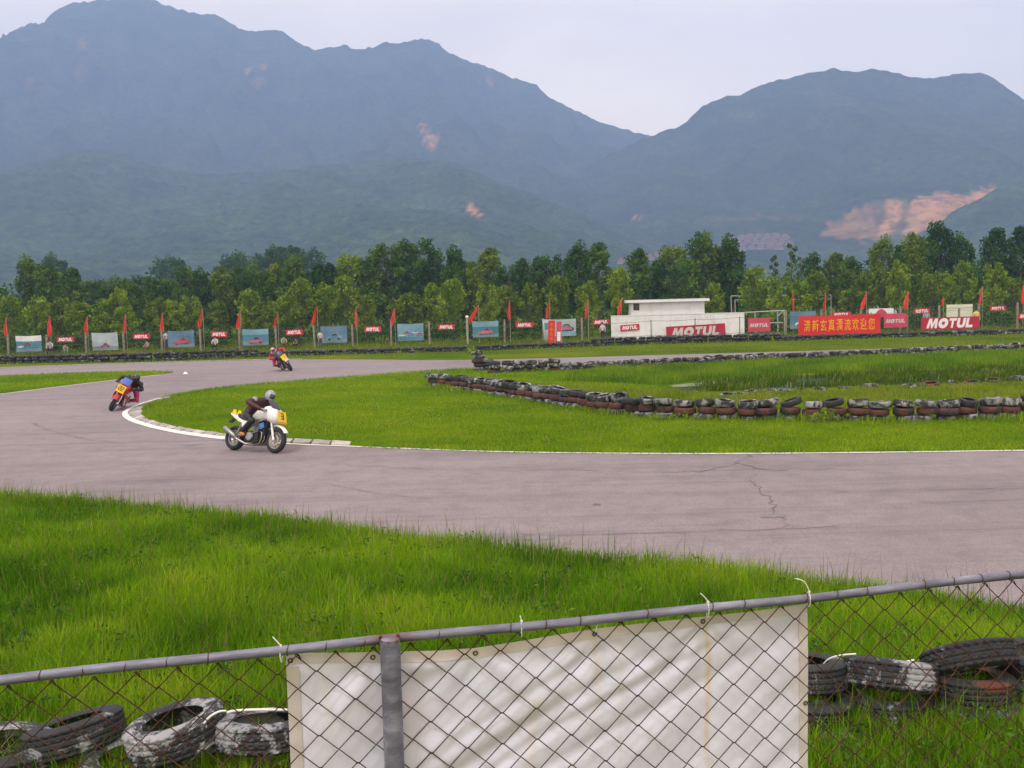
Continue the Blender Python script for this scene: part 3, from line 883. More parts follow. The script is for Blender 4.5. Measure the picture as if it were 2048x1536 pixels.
# wooded plain reaching to the foot of the hills
cs, rs = [], []
for k in range(2600):
    y_ = 200 + 560 * g.random() ** 0.8; x_ = g.uniform(-0.66, 0.66) * y_
    hgt = g.uniform(3.0, 7.5)
    cs.append((x_, y_, hgt * 0.55)); rs.append((g.uniform(2.0, 4.5), 2.5, hgt * 0.5))
o = link('valley_woods', leaf_mesh('valley_woods', cs, rs, 26, 1.5, 33, LEAF['mid'], 0.2))
o['kind'] = 'stuff'
# ------------------------------------------------------------------ far fence, boards, flags, hut
M_post = plain('post_concrete', (0.26, 0.22, 0.18), 0.9, var=0.35, scale=4, bmp=0.3)
M_wire = plain('fence_wire', (0.10, 0.09, 0.08), 0.7, 0.4, var=0.3)
M_pipe = plain('dark_pipe', (0.07, 0.075, 0.08), 0.6, 0.3, var=0.3)
M_galv = plain('galvanised', (0.46, 0.46, 0.46), 0.45, 0.5, var=0.2, scale=9)
M_red = plain('board_red', (0.50, 0.020, 0.045), 0.5, var=0.15, scale=1.5)
M_crim = plain('board_crimson', (0.40, 0.012, 0.050), 0.5, var=0.15, scale=1.5)
M_pink = plain('board_pink', (0.52, 0.06, 0.12), 0.55, var=0.18, scale=1.5)
M_prt = plain('print_white', (0.72, 0.72, 0.77), 0.55, var=0.08)
M_prg = plain('print_grey', (0.52, 0.52, 0.52), 0.55, var=0.12)
M_flag = plain('flag_red', (0.74, 0.060, 0.035), 0.8, var=0.22, scale=3)
def m_limewash():
    m, n, l, b = new_mat('limewashed_wall')
    setp(b, 0.9, 0, 0.2)
    t = noise_node(n, l, 0.9, 6, 0.7)
    r1 = ramp(n, l, t.outputs['Fac'], [(0.28, (0.54, 0.54, 0.55)), (0.5, (0.69, 0.69, 0.73)), (0.75, (0.74, 0.74, 0.79))])
    st = noise_node(n, l, 2.0, 6, 0.7, mapscale=(2.2, 1, 0.16))
    r2 = ramp(n, l, st.outputs['Fac'], [(0.56, (1, 1, 1)), (0.68, (0.84, 0.83, 0.80)), (0.78, (0.62, 0.61, 0.57))])
    l.new(mixc(n, l, 1.0, r1.outputs[0], r2.outputs[0], 'MULTIPLY'), b.inputs['Base Color'])
    bump(n, l, b, t.outputs['Fac'], 0.15, 0.01)
    return m
M_lime = m_limewash()
FD, FD2 = 85.0, 79.5
POSTS = [(-60, 671), (15, 671), (92, 671), (170, 667), (246, 665), (322, 662), (400, 659), (477, 657), (551, 654), (628, 651), (704, 649), (781, 646), (858, 644), (1008, 640), (1085, 638), (1163, 636), (1571, 622), (1642, 620), (1721, 618), (1800, 614), (1878, 611), (1957, 609), (2035, 606), (2112, 604)]
fence = empty('boundary_fence', (at(1024, 684, FD).x, FD, 0), label='long boundary fence of grey concrete posts strung with wire before the trees', cat='fence')
pm = MB().box((0, 0, 0.5), (0.15, 0.13, 1.0)).box((0, 0, 1.012), (0.13, 0.11, 0.024), taper=0.5).mesh('concrete_post', M_post)
tops = []
for u, v in POSTS:
    t = at(u, v, FD)
    o = link('post', pm, fence, (t.x - fence.location.x, random.uniform(-0.05, 0.05), -0.02), (random.uniform(-0.02, 0.02), random.uniform(-0.025, 0.025), 0), (1, 1, t.z + 0.02))
    tops.append(t)
def strands(par, tp, ox, fr, r_, mat):
    for f in fr:
        for seg in ([p for p in tp if p.x < 3.0 + 4], [p for p in tp if p.x > 20]) if par is fence else (tp,):
            if len(seg) > 1:
                path = []
                for a, b_ in zip(seg, seg[1:]):
                    for k in range(4):
                        q = a.lerp(b_, k / 4); path.append((q.x - ox, -0.09, q.z * f - 0.05 * math.sin(math.pi * k / 4)))
                path.append((seg[-1].x - ox, -0.09, seg[-1].z * f))
                MB().tube(path, r_, 4).build('wire', mat, par)
strands(fence, tops, fence.location.x, (0.97, 0.72, 0.48, 0.24), 0.014, M_wire)
PIPES = [(1213, 645), (1302, 640), (1390, 637), (1479.5, 633), (1567, 631), (1655, 628), (1742, 625), (1830, 620), (1917, 618), (2003, 615), (2090, 612)]
fence2 = empty('wire_fence', (at(1600, 670, FD2).x, FD2, 0), label='low wire fence on thin dark pipe posts in front of the white wall', cat='fence')
pp = MB().tube([(0, 0, 0), (0, 0, 1)], 0.035, 8).mesh('pipe_post', M_pipe)
t2 = []
for u, v in PIPES:
    t = at(u, v, FD2); t2.append(t)
    link('post', pp, fence2, (t.x - fence2.location.x, 0, -0.02), (0, random.uniform(-0.015, 0.015), 0), (1, 1, t.z + 0.02))
strands(fence2, t2, fence2.location.x, (0.96, 0.30), 0.013, M_wire)

# lettering
GLYPH = {'M': [(0, 0), (0.13, 1), (0.40, 1), (0.52, 0.46), (0.68, 1), (0.96, 1), (1.0, 0), (0.76, 0), (0.75, 0.58), (0.57, 0), (0.43, 0), (0.30, 0.58), (0.23, 0)],
         'T': [(0.35, 0), (0.35, 0.74), (0, 0.74), (0, 1), (1, 1), (1, 0.74), (0.65, 0.74), (0.65, 0)],
         'U': [(0, 1), (0, 0.36), (0.08, 0.12), (0.28, 0), (0.72, 0), (0.92, 0.12), (1, 0.36), (1, 1), (0.68, 1), (0.68, 0.38), (0.60, 0.27), (0.40, 0.27), (0.32, 0.38), (0.32, 1)],
         'L': [(0, 0), (0, 1), (0.36, 1), (0.36, 0.27), (1, 0.27), (1, 0)]}
def word(parent, w, h, mat, y=-0.022, shear=0.14, cx=0.0, cz=0.0, dot=True):
    """the lubricant maker's five wide letters, M O T U L"""
    widths = [('M', 1.25), ('O', 1.15), ('T', 0.85), ('U', 1.0), ('L', 0.8)]
    gap = 0.10
    tot = sum(a for _, a in widths) + gap * 4
    mb = MB(); x0 = -tot / 2
    def pt(px_, pz_): return (cx + (px_ / tot + shear * (pz_ - 0.5) * 0.28) * w, y, cz + (pz_ - 0.5) * h)
    for ch, wd in widths:
        if ch == 'O':
            n = 22; c0 = x0 + wd / 2
            ov = [pt(c0 + wd / 2 * math.cos(2 * math.pi * i / n), 0.5 + 0.53 * math.sin(2 * math.pi * i / n)) for i in range(n)]
            iv = [pt(c0 + wd * 0.17 * math.cos(2 * math.pi * i / n), 0.5 + 0.18 * math.sin(2 * math.pi * i / n)) for i in range(n)]
            mb.add(ov + iv, [(i, (i + 1) % n, n + (i + 1) % n, n + i) for i in range(n)])
        else:
            g_ = GLYPH[ch]
            mb.add([pt(x0 + px_ * wd, pz_) for px_, pz_ in g_], [tuple(range(len(g_)))])
        x0 += wd + gap
    return mb.build('lettering', mat, parent)
def board(name, u0, u1, v0, v1, d, mat, label, cat, group=None, thick=0.03, tilt=0.0, feet=False, ropes=False):
    a = at((u0 + u1) / 2, (v0 + v1) / 2, d)
    w, h = (u1 - u0) / FPX * d, (v1 - v0) / FPX * d
    base = max(0.0, a.z - h / 2)
    t = empty(name, (a.x, d, base), (0, tilt, 0), label, cat, group)
    MB().box((0, 0, h / 2), (w, thick, h)).build('panel', mat, t)
    fw = 0.025
    for sx in (-1, 1): MB().box((sx * (w / 2 - fw / 2), -thick / 2 - 0.006, h / 2), (fw, 0.012, h - 0.004)).build('edge_trim', mat, t)
    if base > 0.15 and feet:
        for sx in (-0.36, 0.36):
            MB().tube([(sx * w, thick / 2 + 0.025, -base), (sx * w, thick / 2 + 0.025, h * 0.8)], 0.022, 6).build('leg', M_galv, t)
    return t, w, h
SMALL = [(114, 148, 674, 684), (266, 299, 668, 678), (422, 454, 663, 674), (572, 606, 659, 670), (729, 762, 653, 664), (876, 909, 649, 659), (1032, 1066, 645, 655), (1186, 1219, 639, 649), (1664, 1702, 624, 634), (1827, 1860, 617, 627), (1980, 2012, 612, 621), (2036, 2074, 627, 638)]
WHERE = ['between the first two picture banners', 'between the second and third picture banners', 'between the third and fourth picture banners', 'right above the farthest rider', 'between the fifth and sixth picture banners', 'between the sixth and seventh picture banners', 'left of the two upright banners', 'left of the white wall', 'peeking over the long red banner', 'left of the blank white board', 'right of the blank white board', 'at the right edge of the picture']
for (u0, u1, v0, v1), wh in zip(SMALL, WHERE):
    t, w, h = board('advertising_sign', u0, u1, v0, v1, FD - 0.125, M_red, f'small red sign with white capitals {wh}', 'sign', 'small red fence signs', tilt=random.uniform(-0.03, 0.03))
    word(t, w * 0.80, h * 0.62, M_prt, cz=h / 2)
for u0, u1, v0, v1, wh in [(1496, 1541, 636, 663, 'against the gate frame right of the white wall'), (1768, 1814, 627, 655, 'just right of the long red banner')]:
    t, w, h = board('advertising_board', u0, u1, v0, v1, FD - 1.2, M_pink, f'pink board with pale capitals {wh}', 'sign', 'pink advertising boards', tilt=-0.01)
    word(t, w * 0.84, h * 0.27, M_prg, cz=h * 0.47)
t, w, h = board('advertising_board', 1842, 1958, 634, 658, FD2 - 0.6, M_crim, 'long crimson board with big white capitals under the blank white board', 'sign')
word(t, w * 0.79, h * 0.80, M_prt, cz=h / 2)
# pink and white sign half hidden behind the red banner
t, w, h = board('pennant_sign', 1738, 1787, 617, 634, FD - 0.4, M_prt, 'white sign with a pink arch behind the right end of the red banner', 'sign')
MB().add([(w * (-0.28 + 0.56 * i / 8), -0.02, h * (0.02 + 0.93 * math.sin(math.pi * i / 8) ** 0.6)) for i in range(9)] + [(w * 0.28, -0.02, 0.01), (w * -0.28, -0.02, 0.01)], [tuple(range(11))]).build('arch_print', M_pink, t)
# blank white two-leaf board
a0 = at(1919, 622, FD - 0.3); w, h = 52 / FPX * FD, 27 / FPX * FD
t = empty('notice_board', (a0.x, FD - 0.3, max(0, a0.z - h / 2)), label='blank cream board in two leaves above the long crimson board', cat='sign')
M_cream = plain('cream_panel', (0.62, 0.61, 0.52), 0.7, var=0.14, scale=1.2)
for sx in (-1, 1): MB().box((sx * w * 0.252, 0, h * 0.36), (w * 0.49, 0.03, h * 0.68)).build('leaf', M_cream, t)
MB().box((0, 0, h * 0.86), (w, 0.035, h * 0.25)).build('header', M_cream, t)
MB().box((0, -0.03, h * 0.38), (0.05, 0.03, h * 0.70)).build('mullion', M_pipe, t)
for sx in (-0.4, 0.4): MB().tube([(sx * w, 0.05, -t.location.z), (sx * w, 0.05, h * 0.9)], 0.03, 6).build('leg', M_galv, t)

# printed picture banners of racing cars
def cloth(w, h, nx=14, nz=7, amp=0.03, ph=0.0, sag=0.03):
    def f(x_, z_):     # x_, z_ in 0..1
        return (x_ - 0.5) * w, amp * math.sin(x_ * 7 + ph + z_ * 2) + amp * 0.6 * math.sin(z_ * 5 + x_ * 4 + ph), z_ * h - sag * h * math.sin(math.pi * x_) * z_
    return f
def cloth_mesh(mb, f, x0, x1, z0, z1, nx, nz, off):
    vs_ = []
    for j in range(nz + 1):
        for i in range(nx + 1):
            p = f(x0 + (x1 - x0) * i / nx, z0 + (z1 - z0) * j / nz); vs_.append((p[0], p[1] - off, p[2]))
    mb.add(vs_, [(j * (nx + 1) + i, j * (nx + 1) + i + 1, (j + 1) * (nx + 1) + i + 1, (j + 1) * (nx + 1) + i) for j in range(nz) for i in range(nx)])
    return mb
def cloth_poly(mb, f, poly, off):
    q = [f(*p) for p in poly]
    return mb.add([(p[0], p[1] - off, p[2]) for p in q], [tuple(range(len(q)))])
PC = {k: plain('banner_' + k, c, 0.6, var=0.22, scale=2.0) for k, c in dict(sea=(0.06, 0.20, 0.32), sky=(0.16, 0.31, 0.42), steel=(0.10, 0.19, 0.31), grey=(0.34, 0.39, 0.45), road=(0.16, 0.22, 0.27), red=(0.34, 0.07, 0.10), pink=(0.34, 0.13, 0.20), white=(0.62, 0.63, 0.66), blue=(0.12, 0.22, 0.42), dark=(0.04, 0.05, 0.06), pale=(0.36, 0.42, 0.48), teal=(0.04, 0.19, 0.24)).items()}
CAR = [(0.0, 0.18), (0.02, 0.36), (0.16, 0.46), (0.30, 0.52), (0.40, 0.80), (0.68, 0.82), (0.82, 0.52), (0.97, 0.46), (1.0, 0.20), (0.88, 0.12), (0.12, 0.12)]
GLASS = [(0.35, 0.54), (0.43, 0.75), (0.65, 0.76), (0.76, 0.54)]
SCENES = [((32, 83, 671, 704), 'sea', 'white', 'showing small pale racing cars on blue, the leftmost', 3, 'white'), ((184, 236, 665, 700), 'grey', 'red', 'with a pale grey sky above a small red car', 1, 'pale'), ((336, 389, 661, 695), 'steel', 'red', 'showing a red and grey racing car on blue', 1, 'steel'), ((485, 537, 658, 691), 'sea', 'pink', 'showing a pinkish car low on blue, left of the farthest rider', 1, 'sky'), ((641, 694, 652, 686), 'steel', 'sky', 'showing a pale blue car, beside a man in white', 1, 'steel'), ((795, 847, 647, 681), 'sky', 'white', 'crowded with small pale cars on light blue', 5, 'sky'), ((945, 997, 642, 675), 'teal', 'pink', 'showing one pink car on teal, under the leaning flag', 1, 'sky'), ((1580, 1632, 622, 658), 'sea', 'white', 'in blue half hidden behind the red banner', 1, 'steel')]
for i, ((u0, u1, v0, v1), bg, carc, desc, ncar, upper) in enumerate(SCENES):
    d = FD - 0.25
    a0 = at((u0 + u1) / 2, (v0 + v1) / 2, d); w, h = (u1 - u0) / FPX * d, (v1 - v0) / FPX * d
    t = empty('picture_banner', (a0.x, d, a0.z - h / 2), label=f'printed cloth banner {desc}', cat='banner', group='picture banners on the far fence')
    f = cloth(w, h, ph=i * 1.7)
    cloth_mesh(MB(), f, 0, 1, 0, 1, 14, 7, 0).build('cloth', PC[bg], t, 'all')
    cloth_mesh(MB(), f, 0.0, 1, 0.66 if i != 1 else 0.45, 1.0, 14, 3, 0.015).build('upper_print', PC[upper], t, 'all')
    cloth_mesh(MB(), f, 0.0, 1, 0.04, 0.22, 14, 2, 0.013).build('road_print', PC['road' if i != 5 else 'sea'], t, 'all')
    for k in range(ncar):
        s_ = 0.62 if ncar == 1 else 0.26
        if i == 1: s_ = 0.36
        ox, oz = (0.5 - s_ / 2, 0.14 if i != 3 else 0.08) if ncar == 1 else (0.04 + 0.94 * k / ncar * 0.9, 0.24 + 0.14 * (k % 2))
        def tr(P): return [(ox + s_ * p[0], oz + s_ * 0.85 * p[1] + 0.08 * s_ * (p[0])) for p in P]
        m1 = cloth_poly(MB(), f, tr(CAR), 0.028).build('car_print', PC[carc] if ncar == 1 else PC[('white', 'red', 'blue', 'pale', 'pink')[k % 5]], t)
        mb = cloth_poly(MB(), f, tr(GLASS), 0.036)
        for cx_ in (0.22, 0.80):
            cloth_poly(mb, f, tr([(cx_ + 0.085 * math.cos(q * 0.7), 0.14 + 0.12 * math.sin(q * 0.7)) for q in range(9)]), 0.036)
        mb.build('car_detail', PC['dark'], m1)
# silver banner with one corner hanging down
d = FD - 0.25
w, h = 67 / FPX * d, 34 / FPX * d
a0 = at(1118.5, 655, d)
t = empty('picture_banner', (a0.x, d, a0.z - h / 2), label='silver picture banner with a pink car, its left end torn and hanging', cat='banner', group='picture banners on the far fence')
f0 = cloth(w, h, ph=2.2)
def f(x_, z_):
    p = f0(x_, z_)
    drop = max(0.0, 0.36 - x_) / 0.36
    return (p[0] + 0.12 * drop * (1 - z_), p[1] - 0.25 * drop * math.sin(z_ * 3), p[2] - drop * (1 - z_) * 0.62)
cloth_mesh(MB(), f, 0, 1, 0, 1, 18, 9, 0).build('cloth', PC['pale'], t, 'all')
cloth_mesh(MB(), f, 0.42, 1, 0.05, 0.25, 10, 2, 0.014).build('road_print', PC['sky'], t, 'all')
cloth_poly(MB(), f, [(0.44 + 0.5 * p[0], 0.22 + 0.6 * p[1]) for p in CAR], 0.02).build('car_print', PC['dark'], t)
cloth_poly(MB(), f, [(0.48 + 0.42 * p[0], 0.30 + 0.42 * p[1]) for p in CAR], 0.035).build('car_print', PC['pink'], t)
cloth_mesh(MB(), f, 0.05, 0.2, 0.55, 0.85, 3, 3, 0.02).build('side_print', PC['teal'], t, 'all')

# two upright banners on poles in front of it
M_or = plain('banner_orange', (0.62, 0.16, 0.012), 0.6, var=0.2)
M_sc = plain('banner_scarlet', (0.60, 0.020, 0.022), 0.6, var=0.15)
for (u0, u1, v0, v1), bm_, pc, lb in [((1095, 1108.5, 641, 686), M_sc, [(0.12, 0.95, M_or)], 'upright scarlet banner with a row of orange characters'), ((1111.5, 1122, 643, 692), M_pink, [(0.22, 0.62, M_prt)], 'upright pink banner with a white middle, right of the scarlet one')]:
    d = 77.6
    w, h = (u1 - u0) / FPX * d, (v1 - v0) / FPX * d
    a0 = at((u0 + u1) / 2, (v0 + v1) / 2, d)
    t = empty('upright_banner', (a0.x, d, 0), (0, 0.04, 0), lb, 'banner', 'upright banners')
    z0 = a0.z - h / 2
    f1 = cloth(w, h, amp=0.025, ph=u0, sag=0.0)
    f = lambda x_, z_: (f1(x_, z_)[0], f1(x_, z_)[1], f1(x_, z_)[2] + z0)
    cloth_mesh(MB(), f, 0, 1, 0, 1, 5, 14, 0).build('cloth', bm_, t, 'all')
    if bm_ is M_sc:
        for k in range(4):
            zc = 0.12 + 0.21 * k
            mb = MB()
            for q in range(3): cloth_mesh(mb, f, 0.24, 0.76, zc + 0.05 * q, zc + 0.05 * q + 0.028, 2, 1, 0.012)
            cloth_mesh(mb, f, 0.44, 0.58, zc, zc + 0.15, 1, 2, 0.014)
            mb.build('character', M_or, t)
    else:
        cloth_mesh(MB(), f, 0.18, 0.82, 0.2, 0.58, 3, 5, 0.012).build('white_print', M_prt, t, 'all')
    MB().tube([(w * 0.56, 0.03, 0), (w * 0.56, 0.03, z0 + h + 0.08)], 0.02, 6).build('pole', M_galv, t)

# long red welcome banner with yellow characters
M_yel = plain('character_yellow', (0.80, 0.33, 0.012), 0.6, var=0.12, scale=2)
d = 77.0
pa = [at(1597, 633, d), at(1761, 627.5, d), at(1600, 673, d), at(1762, 664, d)]
w = pa[1].x - pa[0].x; h = ((pa[0].z - pa[2].z) + (pa[1].z - pa[3].z)) / 2
cx_ = (pa[0].x + pa[1].x) / 2; zb = (pa[2].z + pa[3].z) / 2
t = empty('welcome_banner', (cx_, d, zb), (0, -0.008, 0), 'long bright red cloth banner with nine yellow Chinese characters', 'banner')
f = cloth(w, h, amp=0.02, ph=1.0, sag=0.01)
cloth_mesh(MB(), f, 0, 1, 0, 1, 30, 7, 0).build('cloth', M_sc, t, 'all')
for i, ch in enumerate('清新玄真漂流欢迎您'):
    cu = bpy.data.curves.new('character', 'FONT')
    cu.body = ch; cu.size = 1.0; cu.offset = 0.010; cu.align_x = 'CENTER'; cu.align_y = 'CENTER'
    o = link('character', cu)
    bpy.context.view_layer.update()
    me = bpy.data.meshes.new_from_object(o.evaluated_get(bpy.context.evaluated_depsgraph_get()))
    bpy.data.objects.remove(o)
    P = np.array([v_.co for v_ in me.vertices]) if len(me.vertices) else np.zeros((1, 3))
    lo, hi = P.min(0), P.max(0)
    xc = 0.105 + i * 0.0985
    for v_ in me.vertices:
        fx = (v_.co.x - (lo[0] + hi[0]) / 2) / max(1e-3, hi[0] - lo[0]); fz = (v_.co.y - (lo[1] + hi[1]) / 2) / max(1e-3, hi[1] - lo[1])
        q = f(xc + fx * 0.080, 0.50 + fz * 0.62)
        v_.co = (q[0], q[1] - 0.03, q[2])
    me.materials.clear(); me.materials.append(M_yel)
    link('character', me, t)
for sx in (-0.47, 0.47): MB().tube([(sx * w, 0.06, -zb), (sx * w, 0.06, h)], 0.025, 6).build('pole', M_galv, t)

# red flags on poles along the fence
FLAGS = [(12, 635, 672), (99, 632, 672), (174, 633, 670), (251, 629, 667), (325, 626, 663), (405, 617, 656), (480, 622, 660), (555, 624, 662), (634, 612, 652), (712, 614, 655), (789, 617, 652), (957, 610, 646), (1019, 602, 640), (1099, 600, 640), (1176, 600, 638), (1242, 598, 632), (1586, 585, 624), (1651, 585, 620), (1733, 584, 618), (1816, 584, 618), (1887, 594, 613), (1965, 573, 608), (2047, 571, 607)]
for i, (u, v0, v1) in enumerate(FLAGS):
    d = FD + 0.35
    top = at(u, v0, d); bot = at(u, v1, d)
    h = top.z - bot.z
    big = i == 11
    lean = (-0.42 if big else random.uniform(-0.24, 0.08))
    lb = f'red flag hanging on a thin pole, {ORD[i]} from the left' if i < 12 else f'red flag hanging on a thin pole, {ORD[22 - i]} from the right'
    if big: lb = 'red flag blown out to the left beside the white ball-topped post'
    t = empty('red_flag', (top.x, d, 0), (0, 0, 0), lb, 'flag', 'red flags along the far fence')
    MB().tube([(0, 0, 0), (0, 0, top.z * 0.6), (0.015, 0, top.z + 0.03)], [0.02, 0.016, 0.012], 6).build('pole', M_galv, t)
    mb = MB(); vs_ = []
    nz, nx = 16, 8
    wmax = (0.36 if big else random.uniform(0.13, 0.29)) * (0.75 if i == 20 else 1)
    for j in range(nz + 1):
        q = j / nz
        hw = wmax * (0.16 + 0.95 * min(1, q / 0.72) ** 0.8 - 0.55 * max(0, q - 0.72) / 0.28)
        cx_ = lean * q * h * (1.0 if big else 1.0) - hw * 0.35
        for k in range(nx + 1):
            s_ = k / nx * 2 - 1
            fold = 0.09 * math.sin(s_ * 5.5 + q * 2.2 + i * 1.3) * (0.4 + q)
            vs_.append((cx_ + hw * s_ * 0.62 + 0.02 * math.sin(q * 9 + i), fold, top.z - q * h * (1 - 0.06 * s_)))
    mb.add(vs_, [(j * (nx + 1) + k, j * (nx + 1) + k + 1, (j + 1) * (nx + 1) + k + 1, (j + 1) * (nx + 1) + k) for j in range(nz) for k in range(nx)])
    mb.build('cloth', M_flag, t, 'all')
# ball-topped post
a0 = at(934, 634, FD - 0.4)
t = empty('marker_post', (a0.x, FD - 0.4, 0), label='pale post with a round white ball on top, under the leaning flag', cat='post')
MB().tube([(0, 0, 0), (0, 0, a0.z - 0.1)], 0.09, 10).build('shaft', plain('pale_post', (0.34, 0.32, 0.27), 0.8), t, True)
MB().ball((0, 0, a0.z), 0.14).build('ball', M_prt, t, 'all')

# white wall with the hut behind it
WD = 83.5
wl0, wl1 = at(1222, 632, WD), at(1488, 626, WD)
w = wl1.x - wl0.x; h = (wl0.z + wl1.z) / 2
t = empty('white_wall', ((wl0.x + wl1.x) / 2, WD, 0), label='long low whitewashed wall in front of the hut', cat='wall')
MB().box((0, 0, h / 2), (w, 0.24, h)).build('masonry', M_lime, t)
MB().box((0, 0, h + 0.022), (w + 0.06, 0.30, 0.045)).build('coping', M_lime, t)
hut = empty('flat_roofed_hut', (at(1335, 620, WD + 2.2).x, WD + 2.2, 0), (0, 0, R(-4)), 'small white hut with a flat overhanging roof behind the white wall', 'hut')
hd = WD + 2.2
hx0, hx1, hr = at(1262, 640, hd).x, at(1408, 640, hd).x, at(1335, 604, hd).z
hw = hx1 - hx0
wn_x = at(1273, 612, hd).x - hut.location.x; wz0, wz1 = at(1273, 621, hd).z, at(1273, 607, hd).z
mb = MB(); ww = 0.26     # front wall in four pieces round the window opening
xl, xr = -hw / 2, hw / 2
mb.box(((xl + wn_x - ww) / 2, 0, hr / 2), (wn_x - ww - xl, 0.2, hr)).box(((wn_x + ww + xr) / 2, 0, hr / 2), (xr - wn_x - ww, 0.2, hr))
mb.box((wn_x, 0, wz0 / 2), (2 * ww, 0.2, wz0)).box((wn_x, 0, (wz1 + hr) / 2), (2 * ww, 0.2, hr - wz1))
mb.box((xl + 0.1, 1.7, hr / 2), (0.2, 3.19, hr)).box((xr - 0.1, 1.7, hr / 2), (0.2, 3.19, hr)).box((0, 3.4, hr / 2), (hw, 0.2, hr))
mb.build('walls', M_lime, hut)
MB().box((wn_x, 0.06, (wz0 + wz1) / 2), (2 * ww, 0.03, wz1 - wz0)).build('window', plain('dark_pane', (0.05, 0.045, 0.04), 0.25), hut)
rf = MB().box((0, 1.6, hr + 0.11), (hw + 0.75, 4.2, 0.2)).build('roof', M_lime, hut)
MB().box((0, 1.6, hr + 0.222), (hw + 0.69, 4.12, 0.03)).build('roof_edge', plain('stained_concrete', (0.44, 0.42, 0.38), 0.9, var=0.3), rf)
# signs on the wall
for (u0, u1, v0, v1), mt, lb, lh, pm_ in [((1241, 1279, 649, 661), M_red, 'small red sign with white capitals on the left of the white wall', 0.6, M_prt), ((1333, 1451, 650, 676), M_crim, 'large crimson board with grey-white capitals on the white wall', 0.72, M_prg)]:
    t, w, h = board('advertising_sign' if mt is M_red else 'advertising_board', u0, u1, v0, v1, WD - 0.18, mt, lb, 'sign', tilt=-0.035 if mt is M_crim else -0.05)
    word(t, w * 0.80, h * lh, pm_, cz=h / 2)

# white pipe frame among the trees and a gate frame in front of it
def pipes(name, segs, d, r_, mat, label, cat, part='pipe'):
    P = [(at(*a, d), at(*b_, d)) for a, b_ in segs]
    c = sum((p[0].x + p[1].x for p in P)) / (2 * len(P))
    t = empty(name, (c, d, 0), label=label, cat=cat)
    for a, b_ in P:
        a, b_ = a.copy(), b_.copy()
        for q in (a, b_):
            if q.z < 0.35: q.z = 0
        MB().tube([(a.x - c, 0, a.z), (b_.x - c, 0, b_.z)], r_, 6).build(part, mat, t)
    return t
M_wp = plain('white_pipe', (0.38, 0.39, 0.38), 0.6, var=0.2)
pipes('goal_frame', [((1462, 592), (1464, 668)), ((1662, 590), (1662, 666)), ((1462, 592), (1662, 590)), ((1470, 600), (1660, 598)), ((1470, 600), (1471, 667))], 101.0, 0.05, M_wp, 'white pipe frame standing among the trees right of the hut', 'frame')
pipes('gate_frame', [((1490, 625), (1570, 621)), ((1555, 622), (1556, 668)), ((1568, 621), (1569, 668)), ((1510, 624), (1511, 670)), ((1556, 632), (1566, 622)), ((1540, 646), (1568, 645))], 86.2, 0.05, M_wp, 'pale metal gate frame behind the pink board', 'gate')
# pale house glimpsed through the trunks
a0 = at(1768, 612, 150)
t = empty('pale_house', (a0.x, 150, 0), label='pale house glimpsed between the trunks above the long red banner', cat='house')
hh_ = at(1768, 600, 150).z
MB().box((0, 0, hh_ / 2), (3.6, 5, hh_)).build('wall', M_lime, t)
MB().prism([(-2.1, hh_), (2.1, hh_), (0, hh_ + 1.0)], -2.8, 2.8).build('roof', plain('brown_tile', (0.17, 0.12, 0.10), 0.9), t)

# hillside village
from mathutils.bvhtree import BVHTree
def bvh_of(o):
    return BVHTree.FromPolygons([v_.co[:] for v_ in o.data.vertices], [p.vertices[:] for p in o.data.polygons])
mtn = [o for o in col.objects if o.name.startswith(('mountain', 'foothill'))]
trees_ = [bvh_of(o) for o in mtn]
M_tile = plain('roof_tile', (0.17, 0.085, 0.075), 0.9, var=0.25, scale=0.6)
M_hw = plain('house_wall', (0.40, 0.36, 0.33), 0.9, var=0.12, scale=0.5)
k = 0
for u, v in [(1484, 480), (1500, 478), (1517, 476), (1534, 477), (1552, 477), (1570, 479), (1478, 490), (1494, 489), (1511, 488), (1528, 488), (1545, 488), (1562, 488), (1578, 490), (1486, 501), (1503, 499), (1521, 499), (1540, 498), (1558, 499), (1244, 527), (1262, 524), (1298, 520), (1314, 514), (1330, 509), (1462, 486)]:
    dv = ray(u, v).normalized()
    best = None
    for b_ in trees_:
        hit = b_.ray_cast(Vector((0, 0, EYE)), dv)
        if hit[0] is not None and (best is None or hit[3] < best[1]): best = (hit[0], hit[3])
    if best is None: continue
    p = best[0]
    s_ = p.y / FPX
    wdt = 17 * s_ * random.uniform(0.85, 1.1); ht = 3.4 * s_ * random.uniform(0.85, 1.15)
    row = 'in the top row' if v < 484 else ('in the middle row' if v < 496 else 'in the bottom row')
    nth = [q for q in range(k + 1)]
    lb = uniq(f'tiny brown-roofed house {row} of the hillside village, ' + (f'{["leftmost", "second from left", "third from left", "middle", "third from right", "second from right", "rightmost"][min(6, max(0, int((u - 1478) / 15)))]}') if u > 1450 else f'tiny brown-roofed house below the pass, {"left" if u < 1280 else "right"} of the tall dark tree')
    t = empty('village_house', (p.x, p.y, p.z - 0.5), (0, 0, random.uniform(-0.3, 0.3)), lb, 'house', 'houses of the hillside village')
    MB().box((0, 0, ht / 2), (wdt, wdt * 0.6, ht)).build('wall', M_hw, t)
    a = wdt * 0.55; b2 = wdt * 0.36
    MB().add([(-a, -b2, ht), (a, -b2, ht), (a, b2, ht), (-a, b2, ht), (-a * 0.55, 0, ht + wdt * 0.50), (a * 0.55, 0, ht + wdt * 0.50)], [(0, 1, 5, 4), (1, 2, 5), (2, 3, 4, 5), (3, 0, 4), (3, 2, 1, 0)]).build('roof', M_tile, t)
    for q in (-0.28, 0.05, 0.32):
        MB().box((q * wdt, -wdt * 0.305, ht * 0.5), (wdt * 0.12, 0.1, ht * 0.3)).build('window', PC['dark'], t)
    k += 1
